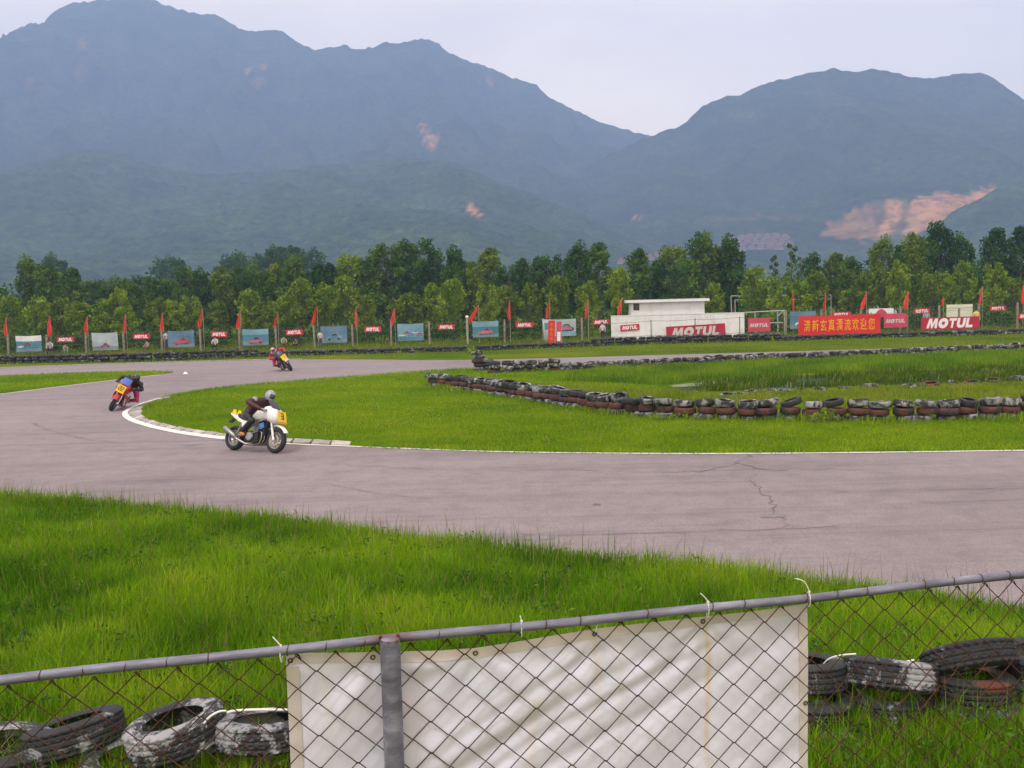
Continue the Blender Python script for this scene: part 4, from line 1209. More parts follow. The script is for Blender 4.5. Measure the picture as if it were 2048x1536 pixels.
# ------------------------------------------------------------------ tyres
def m_tyre(name, paint, amount, rubber=(0.016, 0.016, 0.018), stretch=(1, 1, 1), scale=7.0):
    m, n, l, b = new_mat(name)
    oi = n.new('ShaderNodeObjectInfo')
    tc = n.new('ShaderNodeTexCoord')
    k = n.new('ShaderNodeVectorMath'); k.operation = 'SCALE'; k.inputs[3].default_value = 37.0
    cx_ = n.new('ShaderNodeCombineXYZ')
    for i in range(3): l.new(oi.outputs['Random'], cx_.inputs[i])
    l.new(cx_.outputs[0], k.inputs[0])
    ad = n.new('ShaderNodeVectorMath'); ad.operation = 'ADD'
    l.new(tc.outputs['Object'], ad.inputs[0]); l.new(k.outputs[0], ad.inputs[1])
    t = noise_node(n, l, scale * 0.5, 7, 0.72, vec=ad.outputs[0], dist=0.5)
    t2 = noise_node(n, l, 60, 3, 0.8, vec=ad.outputs[0])
    mx = n.new('ShaderNodeMath'); mx.operation = 'ADD'
    m2 = n.new('ShaderNodeMath'); m2.operation = 'MULTIPLY'; m2.inputs[1].default_value = 0.22
    l.new(t2.outputs['Fac'], m2.inputs[0]); l.new(t.outputs['Fac'], mx.inputs[0]); l.new(m2.outputs[0], mx.inputs[1])
    r1 = ramp(n, l, mx.outputs[0], [(amount, (0, 0, 0)), (amount + 0.06, (1, 1, 1))])
    d = noise_node(n, l, 3.0, 4, 0.6, vec=ad.outputs[0])
    rb = ramp(n, l, d.outputs['Fac'], [(0.3, rubber), (0.75, tuple(min(1, x * 1.9 + 0.004) for x in rubber))])
    pv = ramp(n, l, d.outputs['Fac'], [(0.3, tuple(x * 0.62 for x in paint)), (0.7, paint)])
    l.new(mixc(n, l, r1.outputs[0], rb.outputs[0], pv.outputs[0]), b.inputs['Base Color'])
    setp(b, 0.72, 0, 0.35)
    bump(n, l, b, t2.outputs['Fac'], 0.25, 0.004)
    return m
T_WORN = m_tyre('tyre_worn_white', (0.31, 0.31, 0.33), 0.615)
T_WHITE = m_tyre('tyre_white', (0.36, 0.36, 0.38), 0.605)
T_BLACK = m_tyre('tyre_black', (0.28, 0.28, 0.30), 0.705)
T_RED = m_tyre('tyre_red', (0.115, 0.042, 0.030), 0.53)
T_GREY = m_tyre('tyre_grey', (0.25, 0.255, 0.265), 0.59)
T_DARKRED = m_tyre('tyre_dull_red', (0.15, 0.042, 0.026), 0.60)
def tyre_mesh(name, R0, W, rb, n, treads=0, mat=None, lugs=0.011):
    """hollow tyre lying flat, axis along Z, centred on its middle"""
    h = W / 2
    out = [(rb, -h * 0.80), (rb + 0.012, -h * 0.92), (rb + (R0 - rb) * 0.45, -h * 1.0), (R0 - 0.030, -h * 0.93), (R0 - 0.010, -h * 0.78)]
    tag = [0] * len(out)
    if treads:
        zs = np.linspace(-h * 0.74, h * 0.74, treads * 4 + 1)
        for i, z_ in enumerate(zs):
            out.append((R0 - (0.009 if i % 4 == 2 and 0 < i < len(zs) - 1 else 0.0), z_)); tag.append(1)
    else:
        for z_ in (-h * 0.6, 0, h * 0.6): out.append((R0 + (0.003 if z_ == 0 else 0), z_)); tag.append(0)
    out += [(R0 - 0.010, h * 0.78), (R0 - 0.030, h * 0.93), (rb + (R0 - rb) * 0.45, h * 1.0), (rb + 0.012, h * 0.92), (rb, h * 0.80)]
    tag += [0] * 5
    inn = [(rb + 0.010, h * 0.70), (R0 - 0.055, h * 0.80), (R0 - 0.030, h * 0.4), (R0 - 0.030, -h * 0.4), (R0 - 0.055, -h * 0.80), (rb + 0.010, -h * 0.70)]
    prof = out + inn; tag += [0] * 6
    k = len(prof)
    vs_ = []
    for j in range(n):
        a = 2 * math.pi * j / n
        for i, (r_, z_) in enumerate(prof):
            rr = r_
            if tag[i] and lugs:
                ph = (j + int(abs(z_) * 60)) % 3
                if ph == 0 and abs(z_) > h * 0.22: rr -= lugs
                elif ph == 1 and abs(z_) < h * 0.22 and j % 2: rr -= lugs * 0.6
            vs_.append((rr * math.cos(a), rr * math.sin(a), z_))
    mb = MB()
    mb.add(vs_, [(j * k + i, ((j + 1) % n) * k + i, ((j + 1) % n) * k + (i + 1) % k, j * k + (i + 1) % k) for j in range(n) for i in range(k)])
    return mb.mesh(name, mat or T_BLACK, True if treads else 'all')
MID_T = [tyre_mesh('tyre_mid', r_, w_, rb, 28, 0) for r_, w_, rb in ((0.31, 0.205, 0.185), (0.325, 0.215, 0.20), (0.295, 0.195, 0.18))]
NEAR_T = [tyre_mesh('tyre_near', r_, w_, rb, 96, tr_) for r_, w_, rb, tr_ in ((0.325, 0.215, 0.195, 4), (0.335, 0.20, 0.205, 3), (0.315, 0.225, 0.19, 5))]
def put_tyre(me, loc, mat, label, group, tilt=(0, 0), name='tyre', spin=None):
    o = link(name, me, None, loc, (tilt[0], tilt[1], random.uniform(0, 6.28) if spin is None else spin))
    if me not in NEAR_T:
        k = random.uniform(0.88, 1.07); o.scale = (k * random.uniform(0.93, 1.04), k, random.uniform(0.86, 1.06))
    o.material_slots[0].link = 'OBJECT'
    o.material_slots[0].material = mat
    return props(o, label, 'tyre', group)
MATW = {id(T_WORN): 'black tyre with worn white paint', id(T_WHITE): 'white painted tyre', id(T_BLACK): 'bare black tyre', id(T_RED): 'red-brown painted tyre', id(T_GREY): 'dirty grey tyre', id(T_DARKRED): 'dull red and black tyre'}
# nearer infield wall: three courses, red in the middle
W1 = [(868, 772), (895, 776), (935, 781), (985, 788), (1040, 797), (1100, 806), (1160, 816), (1220, 826), (1290, 833), (1370, 837), (1450, 838), (1540, 839), (1640, 840), (1740, 841), (1840, 841), (1940, 838), (2060, 833), (2180, 829), (2300, 825)]
w1 = resample(smooth_path([gp(*p) for p in W1], 2), 0.60)
cour = ['bottom', 'middle', 'top']
for i, p in enumerate(w1):
    z = 0.06 if i % 3 else 0.03
    nudge = Vector((0, 0, 0))
    for c in range(3):
        mt = (random.choice([T_GREY, T_WHITE, T_GREY, T_WORN]), random.choice([T_RED, T_RED, T_RED, T_RED, T_DARKRED]), random.choice([T_WORN, T_WORN, T_WHITE, T_BLACK, T_GREY]))[c]
        u = project(p)[0]
        if c == 1 and u < 900: mt = T_DARKRED
        me = random.choice(MID_T)
        jit = Vector((random.gauss(0, 0.035), random.gauss(0, 0.035), 0))
        tl = (random.gauss(0, 0.03), random.gauss(0, 0.03)) if c < 2 else (random.gauss(0, 0.10), random.gauss(0, 0.12))
        if c == 2 and random.random() < 0.03: continue
        zz = z + (0.0, 0.205, 0.412)[c] + (0.02 if c == 2 and abs(tl[1]) > 0.12 else 0)
        put_tyre(me, p + jit + Vector((0, 0, zz)), mt, f'{MATW[id(mt)]}, {ordinal(i)} from left, {cour[c]} course of near infield wall', 'tyres of the near infield wall', tl)
# farther infield wall: two courses and a few loose ones on top
W2 = [(990, 746), (1030, 745), (1090, 742), (1160, 739), (1250, 735), (1350, 730), (1450, 725), (1600, 719), (1750, 713), (1900, 706), (2060, 699), (2200, 692)]
w2 = resample(smooth_path([gp(*p) for p in W2], 2), 0.61)
for i, p in enumerate(w2):
    u = project(p)[0]
    for c in range(2 if u > 1120 else 3):
        mt = random.choice([T_GREY, T_DARKRED, T_BLACK, T_WORN, T_RED]) if c == 0 else random.choice([T_WORN, T_WHITE, T_GREY, T_WORN, T_BLACK])
        tl = (random.gauss(0, 0.04), random.gauss(0, 0.04)) if c == 0 else (random.gauss(0, 0.11), random.gauss(0, 0.12))
        put_tyre(random.choice(MID_T), p + Vector((random.gauss(0, 0.04), random.gauss(0, 0.05), 0.07 + 0.205 * c)), mt, f'{MATW[id(mt)]}, {ordinal(i)} from left, {"lower" if c == 0 else "upper"} course of farther infield wall' if c < 2 else f'{MATW[id(mt)]} on top of farther infield wall, {ordinal(i)} from left', 'tyres of the farther infield wall', tl)
# the taller pile at its left end
pc = gp(958, 741)
for i, (dx, dy, z, mt, tl) in enumerate([(0, 0, 0.10, T_GREY, 0), (0.28, 0.5, 0.10, T_BLACK, 0), (0.02, 0.02, 0.305, T_DARKRED, 0.02), (0.3, 0.52, 0.305, T_BLACK, 0), (-0.03, 0, 0.51, T_DARKRED, 0.03), (0.02, 0.05, 0.715, T_GREY, 0.04), (-0.1, 0.02, 0.93, T_WHITE, 0.16), (0.42, 0.1, 0.10, T_BLACK, 0), (0.43, 0.12, 0.305, T_BLACK, 0.03), (0.42, 0.1, 0.51, T_GREY, 0.06)]):
    put_tyre(MID_T[i % 3], pc + Vector((dx, dy, z)), mt, f'{MATW[id(mt)]} in the tall pile, {["lowest in front", "lowest behind", "second up in front", "second up behind", "third up in front", "fourth up", "topmost", "lowest at the right", "second up at the right", "third up at the right"][i]}', 'tyres of the tall pile', (tl, tl * 0.7))
# half sunken tyres by the pond
for i, (u, v) in enumerate([(1455, 795), (1478, 793), (1500, 790), (1540, 786), (1572, 784), (1598, 783), (1640, 782), (1690, 779), (1740, 778), (1818, 776), (1840, 774), (1862, 773), (1910, 770), (1945, 768), (1985, 765), (2010, 762), (2036, 760)]):
    p = gp(u, v)
    mt = random.choice([T_GREY, T_WORN, T_BLACK, T_DARKRED])
    put_tyre(random.choice(MID_T), p + Vector((0, 0, random.uniform(0.0, 0.07))), mt, f'half sunken {MATW[id(mt)]} by the pond, {ordinal(i)} from the left', 'half sunken tyres by the pond', (random.gauss(0, 0.15), random.gauss(0, 0.15)))
# the far wall behind the track: its right end as single tyres, the rest too small and too many
W3 = [(-60, 730), (0, 727.5), (150, 725), (300, 722), (420, 717.5), (520, 713.5), (700, 708.5), (900, 703.5), (1024, 699), (1200, 691.5), (1400, 685), (1600, 681), (1800, 674.5), (1950, 670.5), (2060, 667)]
w3 = resample(smooth_path([gp(*p) for p in W3], 2), 0.60)
simple = []
for r_, w_ in ((0.31, 0.20),):
    n, m_ = 14, 8
    V0 = np.array([[(0.225 + 0.085 * math.cos(b2)) * math.cos(a), (0.225 + 0.085 * math.cos(b2)) * math.sin(a), 0.10 * math.sin(b2)] for a in np.linspace(0, 2 * math.pi, n, False) for b2 in np.linspace(0, 2 * math.pi, m_, False)])
    F0 = [(j * m_ + i, ((j + 1) % n) * m_ + i, ((j + 1) % n) * m_ + (i + 1) % m_, j * m_ + (i + 1) % m_) for j in range(n) for i in range(m_)]
mb = MB()
M_heap = m_tyre('tyre_heap', (0.24, 0.24, 0.25), 0.68)
for i, p in enumerate(w3):
    u = project(p)[0]
    lay = 3 if u < 520 or u > 1180 and u < 1560 else 2
    if 930 < u < 990 and i % 3 == 0: continue
    for c in range(lay):
        q = p + Vector((random.gauss(0, 0.05), random.gauss(0, 0.06), 0.08 + 0.2 * c))
        if i >= len(w3) - 14 and c < 2:
            mt = random.choice([T_GREY, T_BLACK, T_WORN, T_BLACK])
            put_tyre(MID_T[i % 3], q, mt, f'{MATW[id(mt)]}, {ordinal(len(w3) - 1 - i)} from right, {"lower" if c == 0 else "upper"} course of far wall', 'tyres at the right end of the far wall', (random.gauss(0, 0.06), random.gauss(0, 0.06)))
            continue
        tl = Euler((random.gauss(0, 0.1), random.gauss(0, 0.1), random.uniform(0, 6))).to_matrix() if c == lay - 1 else Euler((0, 0, random.uniform(0, 6))).to_matrix()
        s_ = random.uniform(0.93, 1.08)
        mb.add([tl @ (Vector(v_) * s_) + q for v_ in V0], F0)
o = mb.build('far_tyre_wall', M_heap, None, 'all')
props(o, 'long low wall of stacked old tyres along the far edge of the track', 'tyre wall', kind='stuff')

# near tyres behind the chain-link fence (u, v of centre, depth, mesh, paint, tilt x, tilt y, words)
NEAR = [(150, 1468, 6.5, 0, T_BLACK, -0.18, -0.20, 'black tyre with a scuffed white tread, tilted, left of the pale one'),
        (352, 1462, 6.35, 0, T_WHITE, -0.02, -0.18, 'big white-smeared tyre tilted open towards the fence on the left'),
        (530, 1462, 6.4, 1, T_WORN, -0.20, 0.02, 'scuffed black tyre lying flat at the left edge of the white tarpaulin'),
        (5, 1510, 6.3, 1, T_WORN, 0.0, 0.1, 'white-flecked tyre cut off by the left edge of the picture'),
        (262, 1540, 6.25, 2, T_GREY, 0.05, 0.05, 'dirty grey tyre at the bottom edge under the pale tilted one'),
        (110, 1560, 6.45, 1, T_DARKRED, 0.0, 0.0, 'dull reddish tyre at the bottom under the scuffed black one'),
        (450, 1552, 6.3, 2, T_BLACK, 0.0, 0.03, 'black tyre low in the grass under the pale ones'),
        (565, 1550, 6.4, 0, T_BLACK, 0.0, 0.0, 'black tyre low down beside the left edge of the tarpaulin'),
        (700, 1470, 6.5, 0, T_GREY, 0.05, 0.0, 'grey tyre hidden behind the left of the tarpaulin'),
        (900, 1460, 6.55, 1, T_BLACK, 0.0, 0.06, 'black tyre hidden behind the middle of the tarpaulin'),
        (1090, 1440, 6.65, 2, T_WORN, 0.05, 0.0, 'worn tyre hidden behind the tarpaulin right of the middle'),
        (1290, 1420, 6.75, 0, T_BLACK, 0.0, -0.05, 'black tyre hidden behind the right half of the tarpaulin'),
        (1470, 1400, 6.85, 1, T_GREY, 0.04, 0.0, 'grey tyre hidden behind the right end of the tarpaulin'),
        (1602, 1345, 7.1, 0, T_BLACK, -0.15, 0.05, 'black tyre with bold ribs on top, against the right edge of the tarpaulin'),
        (1612, 1412, 6.95, 1, T_BLACK, -0.04, 0.05, 'smooth black tyre second from the top beside the tarpaulin'),
        (1625, 1458, 6.9, 2, T_GREY, 0.02, 0.0, 'grey tyre lowest in the grass beside the tarpaulin'),
        (1780, 1348, 7.0, 0, T_WORN, -0.30, 0.13, 'black tyre with a white painted patch on its tread, right of the tarpaulin'),
        (1775, 1408, 7.05, 2, T_BLACK, 0.0, 0.0, 'black tyre in the shade under the one with a white patch'),
        (1800, 1450, 6.95, 1, T_DARKRED, 0.05, 0.05, 'reddish grey tyre sunk in grass under the black ones'),
        (1937, 1318, 7.15, 1, T_BLACK, -0.52, -0.10, 'black tyre with scuffed tread tilted up on the right stack'),
        (1935, 1372, 7.1, 0, T_DARKRED, -0.1, 0.0, 'brown-red tyre under the tilted one on the right'),
        (1945, 1424, 7.0, 2, T_GREY, 0.02, 0.0, 'pale grey tyre lowest in the right stack'),
        (2085, 1325, 7.25, 2, T_WORN, 0.0, -0.1, 'white-flecked tyre on top at the right edge of the picture'),
        (2080, 1378, 7.15, 0, T_BLACK, 0.0, 0.02, 'black tyre second down at the right edge of the picture')]
for u, v, d, mi, mt, tx, ty, lb in NEAR:
    p = at(u, v, d)
    o = put_tyre(NEAR_T[mi], p, mt, lb, 'tyres stacked behind the chain-link fence', (tx, ty), spin=random.uniform(-0.2, 0.2))
# lengths of white rope tying the near tyres
M_rope = plain('white_rope', (0.72, 0.71, 0.70), 0.8, var=0.12)
def rope(pts, r_, label):
    P = smooth_path([at(*p) for p in pts], 2)
    o = MB().tube(P, r_, 6).build('tie_rope', M_rope, None, 'all')
    return props(o, label, 'rope', 'white ties on the near tyres')
rope([(455, 1425, 6.32), (470, 1421, 6.3), (520, 1419, 6.28), (575, 1420, 6.3)], 0.009, 'white strap across the flat tyre by the left edge of the tarpaulin')
rope([(408, 1447, 6.05), (420, 1432, 6.05), (440, 1422, 6.08), (452, 1422, 6.1)], 0.007, 'short white tie over the rim of the big pale tyre')
rope([(1645, 1331, 6.95), (1655, 1318, 6.9), (1680, 1310, 6.82), (1712, 1308, 6.8)], 0.006, 'white tie over the black tyre next to the tarpaulin')
rope([(1800, 1331, 6.85), (1812, 1323, 6.8), (1828, 1320, 6.8)], 0.006, 'short white tie behind the tyre with the white patch')
# ------------------------------------------------------------------ chain-link fence in front of the viewer
RZ = 2.6
FA, FB = gp(0, 1361, RZ), gp(2048, 1149, RZ)
fe = (FB - FA).normalized()
fn = Vector((fe.y, -fe.x, 0))            # towards the viewer
def on_fence(u, v, off=0.0):
    """where the ray through u, v meets the upright plane of the fence, pushed `off` to the viewer; returns (s, z)"""
    d = ray(u, v)
    o_ = FA + fn * off
    t = (o_ - Vector((0, 0, EYE))).dot(fn) / d.dot(fn)
    p = Vector((0, 0, EYE)) + d * t
    return (p - o_).dot(fe), p.z
LEN = (FB - FA).length
cl = empty('chain_link_fence', (FA.x, FA.y, 0), label='rusty chain-link fence with a grey pipe rail across the foreground', cat='fence')
cl.rotation_euler = (0, 0, math.atan2(fe.y, fe.x))
# in the fence's own frame: x along it, -y to the viewer, z up
def m_pipe():
    m, n, l, b = new_mat('weathered_pipe')
    t = noise_node(n, l, 5, 6, 0.7, mapscale=(0.6, 3, 3))
    r1 = ramp(n, l, t.outputs['Fac'], [(0.30, (0.070, 0.068, 0.098)), (0.48, (0.150, 0.148, 0.200)), (0.62, (0.25, 0.25, 0.32)), (0.76, (0.42, 0.43, 0.52))])
    a = n.new('ShaderNodeAttribute'); a.attribute_name = 'rust'
    t2 = noise_node(n, l, 45, 4, 0.7)
    r2 = ramp(n, l, t2.outputs['Fac'], [(0.35, (0.06, 0.018, 0.010)), (0.7, (0.20, 0.07, 0.035))])
    l.new(mixc(n, l, a.outputs['Fac'], r1.outputs[0], r2.outputs[0]), b.inputs['Base Color'])
    setp(b, 0.55, 0.25, 0.45)
    bump(n, l, b, t2.outputs['Fac'], 0.25, 0.002)
    return m
M_rail = m_pipe()
def rusted(o, spots, rad):
    me = o.data
    av = me.attributes.new('rust', 'FLOAT', 'POINT')
    val = []
    for v_ in me.vertices:
        e = 0.0
        for s_ in spots:
            dd = (v_.co - Vector(s_)).length
            e = max(e, max(0.0, 1 - dd / rad) * 1.6 + 0.25 * mnoise.noise(v_.co * 60) if dd < rad else 0)
        val.append(min(1, max(0, e)))
    av.data.foreach_set('value', val)
ps, pz = on_fence(778, 1290)
ps_bot = on_fence(785, 1500)[0]
xs = np.linspace(-4.0, LEN + 4.6, 300)
o = MB().tube([(x_, 0, RZ + 0.004 * math.sin(x_ * 2.1) + 0.002 * math.sin(x_ * 7)) for x_ in xs], 0.0142, 14).build('rail', M_rail, cl, 'all')
rusted(o, [(ps - 0.03, 0, RZ), (ps + 0.04, 0, RZ)], 0.038)
# post, hollow at the top, standing on the viewer's side
zs = [0.2, 1.0, 1.6, 2.0, 2.3, 2.5, RZ - 0.02, RZ + 0.0, RZ + 0.014]
o = MB().tube([(ps, -0.030, z_) for z_ in zs], 0.0300, 24, caps=False).tube([(ps, -0.030, RZ + 0.014), (ps, -0.030, RZ - 0.10)], 0.0268, 24, caps=True).build('post', M_rail, cl, True)
o.rotation_euler = (0, 0, 0)
b_ = len(o.data.vertices)
rusted(o, [(ps + 0.03 * math.cos(a), -0.030 + 0.03 * math.sin(a), RZ + 0.014) for a in np.linspace(0, 6.28, 8)], 0.009)
# weld beads where the rail meets the post
M_rust = plain('rust', (0.13, 0.045, 0.025), 0.9, var=0.4, scale=40, bmp=0.4)
for sx in (-1, 1):
    MB().tube([(ps + sx * 0.026, -0.012 + 0.016 * math.cos(a), RZ + 0.017 * math.sin(a)) for a in np.linspace(-1.6, 1.9, 9)], 0.0052, 6).build('weld', M_rust, cl, 'all')
for px_ in (ps - 2.9, ps + 2.95, ps + 5.9):
    MB().tube([(px_, -0.03, z_) for z_ in zs], 0.030, 20).build('post', M_rail, cl, True)
    rusted(col.objects[-1], [(px_, -0.03, RZ + 0.02)], 0.03)
# woven wires: upright zigzags hooked into their neighbours
def m_wire():
    m, n, l, b = new_mat('rusty_wire')
    t = noise_node(n, l, 22, 5, 0.7, 'World')
    r1 = ramp(n, l, t.outputs['Fac'], [(0.32, (0.030, 0.018, 0.016)), (0.55, (0.075, 0.030, 0.020)), (0.74, (0.15, 0.058, 0.030))])
    l.new(r1.outputs[0], b.inputs['Base Color'])
    setp(b, 0.85, 0.1, 0.25)
    return m
M_cw = m_wire()
PW, PH = 0.111, 0.0985
Z_TOP, Z_BOT = RZ - 0.024, 0.70
def wire_mesh(par):
    """one zigzag; par shifts it by half a diamond"""
    path = []
    nseg = int((Z_TOP - Z_BOT) / (PH / 2))
    hk = []
    for i in range(nseg + 1):
        sg = 1 if (i + par) % 2 == 0 else -1
        z_ = Z_TOP - i * PH / 2
        xk = sg * PW / 4
        yo = 0.0022 if (i % 2) else -0.0022
        e = 0.0045
        path += [(xk - sg * e * 1.0, -yo * 1.2, z_ + e * 0.55), (xk + sg * 0.0008, 0, z_), (xk - sg * e * 1.0, yo * 1.2, z_ - e * 0.55)]
    sg = 1 if par % 2 == 0 else -1
    top = [(sg * PW / 4 + 0.012, -0.006, Z_TOP - 0.010), (sg * PW / 4 + 0.008, -0.004, Z_TOP + 0.001), (sg * PW / 4 + 0.002, -0.001, Z_TOP + 0.006)]
    return MB().tube(top + path, 0.0018, 5).mesh('zigzag_wire', M_cw, 'all')
WM = [wire_mesh(0), wire_mesh(1)]
NX0 = -0.9 - PW * 26
nw_ = int((LEN + 0.9 + 4.0 - NX0) / (PW / 2))
for i in range(nw_):
    link('wire', WM[i % 2], cl, (NX0 + i * PW / 2, 0.010 + random.gauss(0, 0.0006), random.gauss(0, 0.0012)))
# short tie wires wound over the rail
for i in range(0, nw_, 2):
    x_ = NX0 + i * PW / 2
    if abs(x_ - ps) < 0.05 or random.random() < 0.35: continue
    a0, a1 = random.uniform(-2.6, -2.0), random.uniform(1.3, 2.4)
    MB().tube([(x_ + 0.010 * k / 9 + random.gauss(0, 0.0008), 0.0162 * math.sin(a0 + (a1 - a0) * k / 9), RZ + 0.0165 * math.cos(a0 + (a1 - a0) * k / 9) + (0.004 if k == 9 else 0)) for k in range(10)], 0.0014, 5).build('tie_wire', M_cw, cl, 'all')

# white tarpaulin hung behind the mesh
def m_tarp():
    m, n, l, b = new_mat('soiled_tarpaulin')
    t = noise_node(n, l, 1.6, 6, 0.65)
    r1 = ramp(n, l, t.outputs['Fac'], [(0.3, (0.56, 0.575, 0.68)), (0.55, (0.63, 0.65, 0.775)), (0.78, (0.67, 0.695, 0.83))])
    pk = noise_node(n, l, 2.3, 3, 0.5, mapscale=(1, 1, 1.6))
    rp_ = ramp(n, l, pk.outputs['Fac'], [(0.52, (1, 1, 1)), (0.75, (1.0, 0.90, 0.90))])
    st = noise_node(n, l, 5.0, 4, 0.6, mapscale=(2.6, 1, 0.16))
    rs_ = ramp(n, l, st.outputs['Fac'], [(0.64, (1, 1, 1)), (0.82, (0.95, 0.90, 0.76))])
    a = n.new('ShaderNodeAttribute'); a.attribute_name = 'rust'
    br = noise_node(n, l, 9.0, 4, 0.7, mapscale=(1.2, 1, 0.5))
    ml = n.new('ShaderNodeMath'); ml.operation = 'MULTIPLY'
    rb_ = ramp(n, l, br.outputs['Fac'], [(0.28, (0.25, 0.25, 0.25)), (0.6, (1, 1, 1))])
    l.new(a.outputs['Fac'], ml.inputs[0]); l.new(rb_.outputs[0], ml.inputs[1])
    c = mixc(n, l, 1.0, r1.outputs[0], rp_.outputs[0], 'MULTIPLY')
    c = mixc(n, l, 1.0, c, rs_.outputs[0], 'MULTIPLY')
    c = mixc(n, l, ml.outputs[0], c, (0.58, 0.42, 0.22))
    l.new(c, b.inputs['Base Color'])
    setp(b, 0.5, 0, 0.4)
    fb = noise_node(n, l, 160, 2, 0.5)
    bump(n, l, b, fb.outputs['Fac'], 0.05, 0.001)
    return m
M_tarp = m_tarp()
TOPS = [(572, 1312), (600, 1306), (700, 1305), (800, 1303), (880, 1301), (950, 1296), (1030, 1284), (1100, 1272), (1200, 1256), (1300, 1245), (1400, 1234), (1500, 1223), (1560, 1215), (1614, 1208)]
tp = [on_fence(u, v, -0.03) for u, v in TOPS]
sx0, sx1 = tp[0][0], tp[-1][0]
tz = lambda s_: float(np.interp(s_, [p[0] for p in tp], [p[1] for p in tp]))
ZB = 1.42
tarp = empty('tarpaulin', (FA.x, FA.y, 0), (0, 0, cl.rotation_euler.z), 'dirty white tarpaulin tied behind the chain-link fence, streaked with rust', 'tarpaulin')
EYELETS = [(s_, tz(s_) - 0.014) for s_ in (sx0 + 0.012, on_fence(745, 1308, -0.03)[0], on_fence(950, 1300, -0.03)[0], on_fence(1188, 1264, -0.03)[0], on_fence(1405, 1240, -0.03)[0])] + [(sx1 - 0.008, on_fence(1611, 1405, -0.03)[1])]
STAIN = [(on_fence(1417, 1300, -0.03)[0], tz(on_fence(1417, 1300, -0.03)[0]) - 0.01, 0.95, 0.010), (on_fence(1190, 1280, -0.03)[0], tz(on_fence(1190, 1280, -0.03)[0]) - 0.015, 0.28, 0.016), (on_fence(1065, 1400, -0.03)[0], on_fence(1065, 1400, -0.03)[1], 0.5, 0.02), (on_fence(650, 1350, -0.03)[0], on_fence(650, 1350, -0.03)[1], 0.4, 0.014), (sx1 - 0.03, tz(sx1) - 0.02, 0.9, 0.016)]
def wrinkle(s_, z_):
    """folds pulled diagonally from the ties and soft billows between them"""
    w = 0.0
    for i, (ex, ez) in enumerate(EYELETS[:5]):
        dx, dz = s_ - ex, ez - z_
        r_ = math.hypot(dx, dz) + 1e-3
        a = math.atan2(dx, dz)
        w += 0.0052 * math.sin(a * (5.5 + i) + i * 1.9) * math.exp(-r_ * 2.6) * min(1, r_ * 9)
    q = (s_ * 0.86 + z_ * 0.62)
    p_ = (s_ * -0.52 + z_ * 0.85)
    w += 0.010 * mnoise.noise(Vector((q * 2.0, p_ * 7.5, 2.0))) + 0.0045 * mnoise.noise(Vector((q * 3.5, p_ * 17, 5.0)))
    # long ridges falling from the upper right towards the lower left
    for c0, am, wd in ((1.62, 0.012, 0.030), (1.55, 0.009, 0.022), (1.44, 0.008, 0.026), (1.72, 0.006, 0.02)):
        t_ = (z_ - (c0 + 0.46 * s_ - 0.05 + 0.02 * math.sin(s_ * 5)))
        w += am * math.exp(-(t_ / wd) ** 2) * max(0, math.sin((s_ - sx0) / (sx1 - sx0) * math.pi)) ** 0.7
    w += 0.018 * mnoise.noise(Vector((s_ * 1.3, z_ * 1.1, 9.0)))
    return w
NX, NZ = 190, 130
vs_, rust = [], []
for j in range(NZ + 1):
    f_ = j / NZ
    for i in range(NX + 1):
        s_ = sx0 + (sx1 - sx0) * i / NX
        if i == NX: s_ += 0.004 * math.sin(f_ * 9)
        z_ = tz(s_) * (1 - f_) + ZB * f_
        edge = min(1, (tz(s_) - z_) / 0.05, (s_ - sx0) / 0.04 + 0.15, (sx1 - s_) / 0.04 + 0.15)
        vs_.append((s_, 0.030 + wrinkle(s_, z_) * edge, z_))
        e = 0.0
        for (sxx, szz, ln, wd), kk in zip(STAIN, (0.8, 0.45, 0.25, 0.2, 0.25)):
            if z_ < szz + 0.01 and szz - z_ < ln:
                e = max(e, math.exp(-((s_ - sxx - 0.006 * math.sin(z_ * 14)) / wd) ** 2) * (1 - (szz - z_) / ln) ** 0.5 * kk)
        rust.append(e)
mb = MB().add(vs_, [(j * (NX + 1) + i, j * (NX + 1) + i + 1, (j + 1) * (NX + 1) + i + 1, (j + 1) * (NX + 1) + i) for j in range(NZ) for i in range(NX)])
sheet_o = mb.build('sheet', M_tarp, tarp, 'all')
sheet_o.data.attributes.new('rust', 'FLOAT', 'POINT').data.foreach_set('value', rust)
# doubled hems: top, left, right
M_hem = plain('tarpaulin_hem', (0.53, 0.49, 0.475), 0.55, var=0.12, scale=6)
def hem(pts_in):
    mb = MB(); k = len(pts_in)
    mb.add([p for pr in pts_in for p in pr], [(2 * i, 2 * i + 1, 2 * i + 3, 2 * i + 2) for i in range(k - 1)])
    return mb.build('hem', M_hem, tarp, 'all')
def on_sheet(s_, z_, dy):
    edge = max(0, min(1, (tz(s_) - z_) / 0.05, (s_ - sx0) / 0.04 + 0.15, (sx1 - s_) / 0.04 + 0.15))
    return (s_, 0.030 + wrinkle(s_, z_) * edge - dy, z_)
hem([(on_sheet(s_, tz(s_) + 0.001, 0.0035), on_sheet(s_, tz(s_) - 0.030, 0.0030)) for s_ in np.linspace(sx0 + 0.002, sx1 - 0.002, 90)])
hem([(on_sheet(sx0 - 0.001, z_, 0.003), on_sheet(sx0 + 0.036, z_, 0.003)) for z_ in np.linspace(tz(sx0) - 0.032, ZB, 60)])
hem([(on_sheet(sx1 - 0.026, z_, 0.003), on_sheet(sx1 + 0.001, z_, 0.003)) for z_ in np.linspace(tz(sx1) - 0.034, ZB, 60)])
M_brass = plain('tarnished_brass', (0.12, 0.085, 0.03), 0.5, 0.7, var=0.3)
